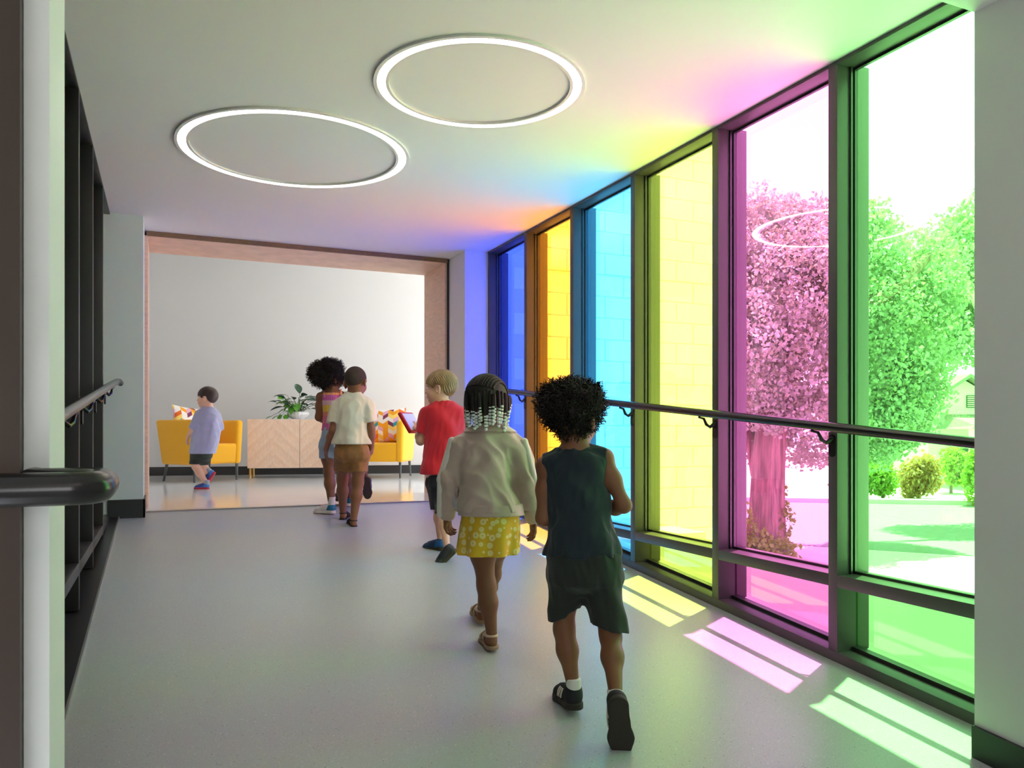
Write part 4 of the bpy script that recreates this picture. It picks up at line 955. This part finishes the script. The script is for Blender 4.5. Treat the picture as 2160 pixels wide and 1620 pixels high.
# ================= boy in cream tee
K = Kid(740, 1112, 5.58, 'child with cropped hair in a cream t-shirt, brown shorts and black sandals')
j = K.j
H3 = Head(j(751, 806, 0.0), nrm(FWD * 0.95 + RGT * 0.25), -0.18, 1.0)
tor = [K.row(829, 732, 760, 0.042), K.row(835, 722, 768, 0.052), K.row(843, 711, 776, 0.062), K.row(855, 708, 778, 0.072), K.row(875, 711, 774, 0.08), K.row(905, 710, 773, 0.084), K.row(922, 705, 777, 0.094), K.row(937, 702, 781, 0.104)]
f1 = Foot(j(747, 1115, -0.02), j(739, 1103, 0.15), L=0.18, mirror=1); f2 = Foot(j(722, 1099, 0.20), j(731, 1091, 0.36), L=0.18, mirror=-1)
kR, kL = j(755, 1018, 0.03), j(722, 1012, 0.14)
sL, sR = j(711, 857), j(775, 855); eL, eR = j(702, 908, -0.02), j(783, 905, 0.0); wL, wR = j(688, 946, 0.03), j(784, 942, 0.04)
body = H3.prims() + [RC(j(748, 815), j(746, 846), 0.036, 0.045, 0.03), hidden_torso(tor), RC(j(730, 940), j(754, 940), 0.055, 0.055, 0.04)] + traps(K, j(747, 843), sL, sR)
body += limb(sL, eL, wL, ARM, 0.025) + limb(sR, eR, wR, ARM, 0.025) + hand(wL, nrm(j(688, 974, 0.05) - wL), RGT, 0.95, 0.35, 1, 0.8) + hand(wR, nrm(j(784, 962, 0.06) - wR), -RGT, 0.95, 0.9, -1, 0.3)
body += limb(j(724, 955), kL, f2.ankle(), sc_(LEG, 1.15), 0.03) + limb(j(757, 955), kR, f1.ankle(), sc_(LEG, 1.15), 0.03) + f1.prims(True) + f2.prims(True)
solid('body', body, 0.004, SK_B, K.e); H3.eyes(K.e, HR_B)
CRM = cloth_mat('cream_jersey', lin(226, 216, 196)); BRN = cloth_mat('tan_brown_cotton', lin(152, 104, 58))
slv = lambda a, m_, t_, r0=0.048, r1=0.048: CUT(RC(a, m_, r0, r1, 0.02), [(a + (m_ - a) * t_, m_ - a)])
nkc = j(747, 826)
solid('t_shirt', [ST(ext(tor), grow=0.006, k=0.02), slv(sL, eL, 0.72), slv(sR, eR, 0.68)], 0.005, CRM, K.e, post=folded(48, 31, 0.013, zlo=tor[-1][0], holes=(EL(nkc, (0.042,) * 3),)), margin=0.018)
solid('shorts', shorts_prims(K, [K.row(928, 711, 774, 0.082), K.row(955, 708, 779, 0.094), K.row(964, 709, 779, 0.09)], (j(724, 957), j(757, 957)), (kL, kR), ((j(723, 993, 0.1), -UP), (j(755, 994, 0.02), -UP)), (0.064, 0.064), (0.058, 0.060)), 0.005, BRN, K.e, post=folded(50, 17, 0.012), margin=0.015)
SB = mat('black_webbing', lin(26, 26, 29), 0.7)
for f_ in (f1, f2): sandal(f_, K.e, SB, mat('black_sandal_sole', lin(34, 34, 36), 0.7))
hair_cap('hair', H3, HR_Z, K.e, 0.003, front=0.052, back=-0.045, side=0.0)

# ================= girl with afro and striped knit top
K = Kid(694, 1085, 5.97, 'child with a big dark afro in a striped knit top and denim shorts')
j = K.j
H2 = Head(j(697, 799, 0.0), nrm(FWD * 0.8 + RGT * 0.6), -0.1, 1.0)
tor = [K.row(828, 682, 722, 0.05), K.row(836, 680, 726, 0.062), K.row(855, 682, 728, 0.074), K.row(880, 683, 727, 0.078), K.row(908, 680, 729, 0.085)]
f1 = Foot(j(707, 1083, 0.0), j(668, 1082, 0.05), L=0.185, mirror=1); f2 = Foot(j(737, 1068, 0.34), j(731, 1060, 0.50), L=0.185, mirror=-1)
kL, kR = j(694, 996, 0.02), j(730, 995, 0.2)
sL, sR = j(677, 838), j(731, 838); eL, eR = j(673, 880, 0.02), j(738, 882, 0.05); wL, wR = j(698, 889, 0.12), j(720, 892, 0.16)
body = H2.prims() + [RC(j(699, 812), j(703, 838), 0.032, 0.045, 0.03), hidden_torso(tor), RC(j(694, 925), j(716, 925), 0.055, 0.055, 0.04)] + traps(K, j(702, 832), sL, sR)
body += limb(sL, eL, wL, sc_(ARM, 1.1), 0.025) + limb(sR, eR, wR, sc_(ARM, 1.1), 0.025) + hand(wL, nrm(RGT + 0.6 * FWD), -UP, 0.9, 0.5, 1) + hand(wR, nrm(-RGT + 0.8 * FWD), -UP, 0.9, 0.5, -1)
body += limb(j(692, 940), kL, f1.ankle(), sc_(LEG, 1.15), 0.03) + limb(j(719, 940), kR, f2.ankle(), sc_(LEG, 1.15), 0.03) + f1.prims() + f2.prims()
solid('body', body, 0.004, SK_M, K.e); H2.eyes(K.e, HR_B)
def stripes_mat(z0_, z1_):
    m = cloth_mat('striped_rib_knit', lin(236, 150, 96)); L = m.node_tree.links; b_ = m.node_tree.nodes['Principled BSDF']
    t_ = nd(m, 'ShaderNodeTexCoord'); sp = nd(m, 'ShaderNodeSeparateXYZ'); L.new(t_.outputs['Object'], sp.inputs[0]); mr = nd(m, 'ShaderNodeMapRange'); mr.inputs['From Min'].default_value = z0_; mr.inputs['From Max'].default_value = z1_; L.new(sp.outputs['Z'], mr.inputs['Value'])
    r = ramp_const(m, [(0, lin(206, 96, 150)), (0.16, lin(214, 110, 130)), (0.34, lin(222, 130, 104)), (0.45, lin(232, 190, 70)), (0.62, lin(226, 178, 190)), (0.74, lin(206, 96, 160)), (0.88, lin(240, 158, 104))]); L.new(mr.outputs['Result'], r.inputs['Fac']); L.new(r.outputs['Color'], b_.inputs['Base Color'])
    return m
STM = stripes_mat(j(690, 906)[2], j(690, 824)[2])
tk = [ST(tor, grow=0.005, k=0.02, top=j(690, 829)[2])] + [RC(j(x, 836, dv), j(x2, 822, 0.0), 0.009, 0.007, 0.01) for x, x2, dv in ((684, 686, -0.05), (720, 719, -0.05))]
solid('tank_top', tk, 0.0045, STM, K.e, post=lambda P, d: d - 0.0018 * np.sin((P @ RGT) * 420), margin=0.01)
DEN = cloth_mat('pale_denim', lin(150, 172, 190)); HEM = cloth_mat('frayed_denim_hem', lin(178, 196, 208))
solid('shorts', shorts_prims(K, [K.row(902, 680, 729, 0.086), K.row(930, 676, 735, 0.095), K.row(942, 675, 737, 0.09)], (j(692, 938), j(719, 938)), (kL, kR), ((j(690, 966, 0.0), -UP), (j(722, 966, 0.1), -UP)), (0.066, 0.066), (0.066, 0.066)), 0.005, DEN, K.e, post=folded(50, 41, 0.009), margin=0.012)
WS = mat('white_sneaker', lin(226, 214, 208), 0.55); TEAL = mat('teal_panel', lin(22, 110, 136), 0.5); PINK = mat('pink_lace', lin(214, 60, 130), 0.5); WSO = mat('cream_sole', lin(228, 220, 206), 0.6)
for f_ in (f1, f2):
    sneaker(f_, K.e, WS, WSO, (('heel_panel', TEAL), ('laces', PINK)))
    solid('sock', [CUT(RC(f_.pt((0, 0.032, 0.05))[0], f_.pt((0, 0.028, 0.128))[0], 0.0275, 0.028), [(f_.pt((0, 0.03, 0.128))[0], f_.z)])], 0.004, WHITE_C, K.e, post=lambda P, d: d - 0.002 * wave(P, 160, 7), margin=0.01)
afro('hair', j(689, 789, 0.0), (0.128, 0.12, 0.112), np.stack([RGT, FWD, UP], 1), HR_B, K.e, 33, 2600, 0.026)

# ================= hidden walker ahead of the pair
K = Kid(745, 1060, 6.30, 'child in navy mostly hidden behind the one in the cream t-shirt, one sole raised')
j = K.j
H7 = Head(j(748, 812, 0.0), nrm(FWD), -0.1, 0.9)
tor = [K.row(838, 738, 760, 0.04), K.row(846, 728, 768, 0.055), K.row(880, 730, 766, 0.07), K.row(920, 728, 768, 0.078), K.row(942, 726, 770, 0.08)]
f1 = Foot(j(716, 1058, 0.0), j(711, 1052, 0.15), L=0.17, mirror=1); f2 = Foot(j(773, 1006, -0.16), j(775, 1048, -0.15), up=nrm(FWD + 0.1 * UP), L=0.175, mirror=-1)
kL, kR = j(728, 998, 0.02), j(762, 1000, 0.02)
sL, sR = j(730, 854), j(766, 854); eL, eR = j(733, 900, 0.06), j(763, 900, 0.06); wL, wR = j(740, 915, 0.2), j(756, 915, 0.2)
body = H7.prims() + [RC(j(748, 820), j(748, 850), 0.03, 0.04, 0.03), hidden_torso(tor), RC(j(740, 945), j(756, 945), 0.05, 0.05, 0.04)] + traps(K, j(748, 848), sL, sR)
body += limb(sL, eL, wL, sc_(ARM, .9), 0.02) + limb(sR, eR, wR, sc_(ARM, .9), 0.02) + hand(wL, FWD, RGT, 0.8, 0.5, 1) + hand(wR, FWD, -RGT, 0.8, 0.5, -1)
body += limb(j(736, 955), kL, f1.ankle(), sc_(LEG, .95), 0.03) + limb(j(760, 955), kR, f2.ankle(), sc_(LEG, .95), 0.03) + f1.prims() + f2.prims()
solid('body', body, 0.0045, SK_D, K.e); H7.eyes(K.e, HR_B)
NV2 = cloth_mat('royal_navy_jersey', lin(34, 40, 92))
solid('t_shirt', [ST(tor, grow=0.005, k=0.02), slv(sL, eL, 0.75, 0.042, 0.042), slv(sR, eR, 0.75, 0.042, 0.042)], 0.006, NV2, K.e)
solid('shorts', [ST([K.row(936, 727, 769, 0.08), K.row(962, 726, 771, 0.082)], k=0.03), CUT(RC(j(737, 955), kL, 0.06, 0.056, 0.02), [(kL + 0.02 * UP, -UP)]), CUT(RC(j(760, 955), kR, 0.06, 0.056, 0.02), [(kR + 0.02 * UP, -UP)])], 0.006, NV2, K.e)
for f_ in (f1, f2): sneaker(f_, K.e, mat('grey_sneaker', lin(70, 66, 76), 0.6), mat('brown_gum_sole', lin(62, 50, 52), 0.7), (('laces', WS),))
hair_cap('hair', H7, HR_Z, K.e, 0.004, front=0.052, back=-0.045, side=0.0)

# ================= toddler in lavender tee, in the lounge
K = Kid(430, 1034, 7.95, 'small child in a lavender t-shirt and dark shorts walking left past the yellow armchair')
j = K.j
H1 = Head(j(436, 840, 0.0), nrm(-RGT + FWD * 0.04), 0.0, 1.02)
tor = [K.row(859, 431, 450, 0.045), K.row(864, 420, 455, 0.06), K.row(876, 416, 459, 0.08), K.row(905, 411, 461, 0.09), K.row(935, 405, 459, 0.10), K.row(957, 401, 452, 0.10)]
f1 = Foot(j(441, 1032, 0.0), j(413, 1032, 0.02), L=0.16, mirror=1); f2 = Foot(j(455, 997, 0.03), j(437, 1025, 0.06), up=nrm(-RGT * 0.8 + UP * 0.5), L=0.16, mirror=-1)
kL, kR = j(413, 984, 0.0), j(428, 990, 0.05)
sL, sR = j(422, 876, -0.02), j(455, 878, 0.03); eL, eR = j(409, 903, -0.04), j(461, 905, 0.1); wL, wR = j(397, 921, -0.02), j(452, 925, 0.16)
body = H1.prims() + [RC(j(441, 852), j(440, 870), 0.034, 0.045, 0.03), hidden_torso(tor), RC(j(420, 962), j(430, 962, 0.05), 0.055, 0.055, 0.04)] + traps(K, j(440, 868), sL, sR)
body += limb(sL, eL, wL, ARM, 0.025) + limb(sR, eR, wR, ARM, 0.025) + hand(wL, nrm(j(393, 934) - wL), RGT, 0.9, 0.6, 1) + hand(wR, nrm(-RGT - UP), -RGT, 0.9, 0.6, -1)
body += limb(j(418, 962), kL, f1.ankle(), sc_(LEG, 1.1), 0.03) + limb(j(430, 962, 0.06), kR, f2.ankle(), sc_(LEG, 1.1), 0.03) + f1.prims() + f2.prims()
solid('body', body, 0.0045, SK_L, K.e); H1.eyes(K.e, HR_D)
LAV = cloth_mat('lavender_jersey', lin(170, 172, 206)); OLV = cloth_mat('dark_olive_cotton', lin(46, 52, 46))
solid('t_shirt', [ST(ext(tor), grow=0.006, k=0.02), slv(sL, eL + (eL - sL) * 0.3, 0.85, 0.052, 0.055), slv(sR, eR, 0.9, 0.052, 0.055)], 0.006, LAV, K.e, post=folded(44, 51, 0.013, zlo=tor[-1][0]), margin=0.018)
solid('shorts', shorts_prims(K, [K.row(950, 404, 450, 0.095), K.row(964, 403, 447, 0.098)], (j(418, 962), j(430, 962, 0.06)), (kL, kR), ((j(413, 979), -UP), (j(430, 981), -UP)), (0.072, 0.072), (0.068, 0.068)), 0.006, OLV, K.e)
BS = mat('blue_print_sneaker', lin(56, 84, 156), 0.6, var=0.5, vs=40); RS = mat('red_sole', lin(186, 40, 70), 0.6)
for f_ in (f1, f2):
    sneaker(f_, K.e, BS, RS, (('heel_panel', mat('blue_heel', lin(70, 130, 200), 0.5)), ('laces', mat('red_strap', lin(170, 50, 80), 0.6))))
    solid('sock', [CUT(RC(f_.pt((0, 0.032, 0.05))[0], f_.pt((0, 0.028, 0.11))[0], 0.0275, 0.028), [(f_.pt((0, 0.03, 0.11))[0], f_.z)])], 0.005, cloth_mat('grey_sock', lin(160, 168, 176)), K.e)
hair_cap('hair', H1, HR_D, K.e, 0.013, front=0.034, back=-0.052, side=0.002, strands=0.0012, seed=9)

# ------------------------------------------------------------------ street outside: trees, shrubs, house
GZ = -0.8
def leaf_cloud(name, blobs, n, size, m, parent, seed, o, shell=0.55, droop=0.5):
    rg = np.random.default_rng(seed); vol = np.array([b_[1][0] * b_[1][1] * b_[1][2] for b_ in blobs]); vol = vol ** (2 / 3); cnt = (n * vol / vol.sum()).astype(int)
    P = []
    for (c, r), k in zip(blobs, cnt):
        d = rg.normal(size=(k, 3)); d /= np.linalg.norm(d, axis=1)[:, None]; rr = (shell + (1 - shell) * rg.random(k) ** 0.7) * (1 + 0.13 * np.sin(7 * d[:, 0] + 3 * c[0]) + 0.12 * np.sin(9 * d[:, 2] + 5 * d[:, 1]))
        P.append(np.array(c) + d * rr[:, None] * np.array(r))
    P = np.concatenate(P); N = len(P)
    a = rg.normal(size=(N, 3)); a[:, 2] -= droop; a /= np.linalg.norm(a, axis=1)[:, None]
    b_ = np.cross(a, rg.normal(size=(N, 3))); b_ /= np.linalg.norm(b_, axis=1)[:, None]; nn = np.cross(a, b_)
    s_ = size * rg.uniform(0.6, 1.25, N)[:, None]
    V = np.stack([P - a * s_ * 0.5, P + b_ * s_ * 0.42 + nn * s_ * 0.12, P + a * s_ * 0.55, P - b_ * s_ * 0.42 + nn * s_ * 0.12], 1) - np.array(o)
    Q = np.arange(N * 4).reshape(N, 4)
    T = np.concatenate([Q[:, [0, 1, 2]], Q[:, [0, 2, 3]]])
    ob = link(name, np_mesh(name, V.reshape(-1, 3), T, smooth=False), m, parent); ob['kind'] = 'stuff'; return ob
def foliage_mat(name, c):
    m = mat(name, c, 0.5, var=0.35, vs=1.6); n = m.node_tree.nodes; L = m.node_tree.links; b_ = n['Principled BSDF']
    tr = n.new('ShaderNodeBsdfTranslucent'); tr.inputs['Color'].default_value = (c[0] * 1.6, c[1] * 1.5, c[2] * 0.8, 1)
    mx = n.new('ShaderNodeMixShader'); mx.inputs['Fac'].default_value = 0.35
    L.new(b_.outputs['BSDF'], mx.inputs[1]); L.new(tr.outputs['BSDF'], mx.inputs[2]); L.new(mx.outputs['Shader'], n['Material Output'].inputs['Surface'])
    return m
M_fol = foliage_mat('tree_foliage', lin(146, 158, 146)); M_fol2 = foliage_mat('ivy_foliage', lin(122, 150, 66)); M_fol3 = foliage_mat('shrub_foliage', lin(140, 160, 80))
M_fol4 = foliage_mat('pink_shrub_foliage', lin(176, 140, 110))
M_bark = mat('tree_bark', lin(122, 104, 92), 0.9, var=0.45, vs=16, stretch=(1, 1, 0.12), bump=1.0, bs=18, bd=0.08)
def blobs_px(lst):
    out = []
    for px, py, d, rx, rz__ in lst:
        k = d / F; out.append((at(px, py, d), (rx * k, rx * k * 0.8, rz__ * k)))
    return out
def gnd(px, d): q = at(px, HY, d); return (q[0], q[1], GZ)
DT = 12.6
def trunk(o, pts, rr, parent, seed=0, n=22):
    pts = np.array(pts); tt = np.linspace(0, len(pts) - 1, 30); rr = np.interp(tt, range(len(rr)), rr); pts = np.stack([np.interp(tt, range(len(pts)), pts[:, i]) for i in range(3)], 1)
    mb = MB().tube([q - np.array(o) for q in pts], list(rr), n); rg = np.random.default_rng(seed); V = np.array(mb.v)
    for i in range(len(pts)):
        c = V[i * n:(i + 1) * n].mean(0); th = np.arange(n) / n * 2 * math.pi
        k = 1 + 0.12 * np.sin(5 * th + i * 0.06) + 0.09 * np.sin(11 * th - i * 0.05); V[i * n:(i + 1) * n] = c + (V[i * n:(i + 1) * n] - c) * k[:, None]
    mb.v = [tuple(q) for q in V]; return mb.build('trunk', M_bark, parent=parent, smooth=True)
o = gnd(1618, DT); t = prop(empty('street_tree', o), 'big leafy tree with thick ridged trunk seen through the magenta pane', 'tree', 'street trees')
trunk(o, [at(1612, 1190, DT), at(1612, 1150, DT), at(1616, 1080, DT), at(1618, 1010, DT), at(1622, 930, DT), at(1632, 830, DT), at(1650, 720, DT)], [0.38, 0.32, 0.27, 0.25, 0.23, 0.2, 0.15], t)
lim = MB()
for pts in ([(1600, 1000), (1585, 930), (1570, 840), (1560, 700)], [(1640, 820), (1700, 720), (1740, 600)], [(1650, 760), (1780, 680), (1880, 620)], [(1640, 740), (1650, 600), (1640, 480)], [(1800, 660), (1900, 600), (1960, 540)]):
    q = [at(x, y, DT + 0.2 * i) - np.array(o) for i, (x, y) in enumerate(pts)]; lim.tube(q, [0.13 - 0.03 * i for i in range(len(q))], 10)
lim.build('limbs', M_bark, parent=t, smooth=True)
leaf_cloud('foliage', blobs_px([(1580, 520, DT, 120, 120), (1690, 620, DT - .6, 130, 150), (1600, 720, DT - .9, 120, 130), (1690, 790, DT - .4, 120, 120), (1560, 860, DT + .5, 90, 110), (1720, 900, DT + .6, 130, 95), (1800, 640, DT + .4, 150, 190), (1850, 780, DT + .8, 130, 150), (1860, 880, DT + 1, 110, 90), (1640, 460, DT + .3, 80, 50), (1735, 520, DT, 80, 100), (1850, 520, DT + .3, 70, 90), (1500, 640, DT, 130, 160), (1630, 860, DT - .5, 70, 60), (1930, 690, DT + .9, 110, 150), (1965, 600, DT + 1.1, 90, 110), (1900, 830, DT + 1.1, 100, 110), (1840, 920, DT + 1.2, 90, 70)]), 60000, 0.078, M_fol, t, 1, o)
leaf_cloud('ivy', blobs_px([(1600, 1165, DT - .5, 60, 45), (1640, 1170, DT - .4, 50, 40), (1575, 1120, DT - .3, 25, 60), (1655, 1100, DT - .1, 22, 45), (1650, 1040, DT, 14, 25)]), 1300, 0.075, M_fol2, t, 2, o)
o = gnd(2080, 16); t = prop(empty('street_tree', o), 'arching pale-branched tree at the right edge of the green pane', 'tree', 'street trees')
trunk(o, [at(2110, 1080, 16), at(2105, 900, 16), at(2095, 760, 16)], [0.2, 0.17, 0.13], t)
lim = MB(); rg = random.Random(3)
for k in range(9):
    y0_ = 690 - 12 * k; q = [at(2090, 720, 15.6), at(2050 - 4 * k, y0_ - 60, 15.4), at(1990 - 6 * k + rg.randint(-20, 20), y0_ - 110 + rg.randint(-20, 30), 15.1), at(1930 + rg.randint(-25, 40), y0_ - 60 + rg.randint(-30, 30), 15)]
    lim.tube([v - np.array(o) for v in q], [0.05, 0.035, 0.025, 0.01], 7)
lim.build('limbs', mat('pale_bark', lin(190, 180, 160), 0.85), parent=t, smooth=True)
leaf_cloud('foliage', blobs_px([(2030, 560, 16, 100, 110), (2090, 520, 16, 120, 120), (1990, 640, 16.3, 100, 100), (2080, 680, 16.5, 110, 100), (1960, 720, 16.6, 70, 70)]), 15000, 0.092, M_fol, t, 4, o)
def shrub(px, d, w_, h_, m, label, seed):
    o = gnd(px, d); t = prop(empty('shrub', o), label, 'shrub', 'shrubs across the street')
    MB().tube([(0, 0, 0), (0.03, 0.02, h_ * 0.6)], [0.05, 0.03], 7).build('stem', M_bark, parent=t)
    rg = np.random.default_rng(seed); bl = [((o[0] + rg.uniform(-.3, .3) * w_, o[1] + rg.uniform(-.2, .2) * w_, GZ + h_ * rg.uniform(.35, .6)), (w_ * .42, w_ * .3, h_ * .42)) for _ in range(4)]
    leaf_cloud('foliage', bl, 2200, 0.11, m, t, seed, o); return t
DS = 22.5
shrub(1790, DS, 0.9, 1.15, M_fol3, 'low shrub on the far kerb near the dark mullion', 15)
shrub(1862, DS, 0.95, 1.2, M_fol3, 'pale round shrub on the far kerb left of the pinkish one', 11)
shrub(1938, DS + .4, 1.0, 1.35, M_fol4, 'pinkish flowering shrub in the middle of the far kerb row', 12)
shrub(2006, DS + 2.2, 1.0, 1.5, M_fol3, 'round green shrub in front of the house porch', 13)
shrub(2066, DS - 2, 1.0, 1.9, M_fol3, 'tall shrub beside the grey wall edge, right of the path', 14)
struct('ground_road', MB().prism([gnd(1300, 15)[:2], gnd(2600, 11)[:2], gnd(2600, 21)[:2], gnd(1300, 24)[:2]], GZ - 0.1, GZ + 0.005), M_road)
struct('ground_kerb', MB().prism([gnd(1300, 22.6)[:2], gnd(2600, 19.6)[:2], gnd(2600, 20.0)[:2], gnd(1300, 23.0)[:2]], GZ - 0.1, GZ + 0.12), M_conc)
# house with gable
DH = 28.0
o = gnd(2035, DH); hs = prop(empty('house', o, -YAW), 'pale gabled house with porch across the street', 'house')
M_sid = mat('house_siding', lin(226, 222, 206), 0.8); M_roof = mat('house_roof', lin(132, 128, 120), 0.9, var=0.1, vs=10)
kk = DH / F
def hz(py): return (HY - py) * kk + CZ - GZ
def hx(px): return (px - 2035) * kk
MB().box((hx(1958), 0.0, 0), (hx(2300), 6, hz(862))).build('wall', M_sid, parent=hs)
ga = [(hx(1935), hz(862)), (hx(2135), hz(862)), (hx(2035), hz(802))]
v = [(x, 0.0, z) for x, z in ga] + [(x, 6, z) for x, z in ga]
MB().add(v, [(0, 1, 2), (5, 4, 3), (0, 3, 4, 1), (1, 4, 5, 2), (2, 5, 3, 0)]).build('gable', M_sid, parent=hs)
for sx in (-1, 1):
    e0 = (hx(2035) + sx * (hx(2035) - hx(1922)), hz(870)); e1 = (hx(2035), hz(797)); th = 0.12
    v = [(e0[0], -0.4, e0[1]), (e1[0], -0.4, e1[1]), (e1[0], 6.3, e1[1]), (e0[0], 6.3, e0[1])]; v += [(x, y, z + th) for x, y, z in v]
    MB().hexa(v).build('roof', M_roof, parent=hs)
vt = MB().box((hx(2038), -0.05, hz(860)), (hx(2060), 0.0, hz(834))).build('vent', mat('vent_dark', lin(90, 96, 90), 0.8), parent=hs)
for k in range(6):
    z = hz(858 - k * 4); MB().box((hx(2039), -0.08, z), (hx(2059), -0.05, z + 0.03)).build('louver', M_sid, parent=vt)
MB().hexa([(hx(1972), -2.2, hz(905)), (hx(2300), -2.2, hz(905)), (hx(2300), 0, hz(905)), (hx(1972), 0, hz(905)), (hx(1985), -2.1, hz(898)), (hx(2290), -2.1, hz(898)), (hx(2280), 0, hz(874)), (hx(1995), 0, hz(874))]).build('porch_roof', M_roof, parent=hs)
for px in (1978, 2090): MB().box((hx(px), -2.1, 0), (hx(px + 12), -1.9, hz(905))).build('porch_post', M_sid, parent=hs)
wd = MB().box((hx(2010), -0.06, hz(985)), (hx(2055), 0.0, hz(925))).build('window', mat('house_window_frame', lin(230, 230, 225), 0.6), parent=hs)
MB().box((hx(2013), -0.09, hz(982)), (hx(2052), -0.06, hz(928))).build('pane', mat('house_window_glass', lin(70, 84, 88), 0.1), parent=wd)
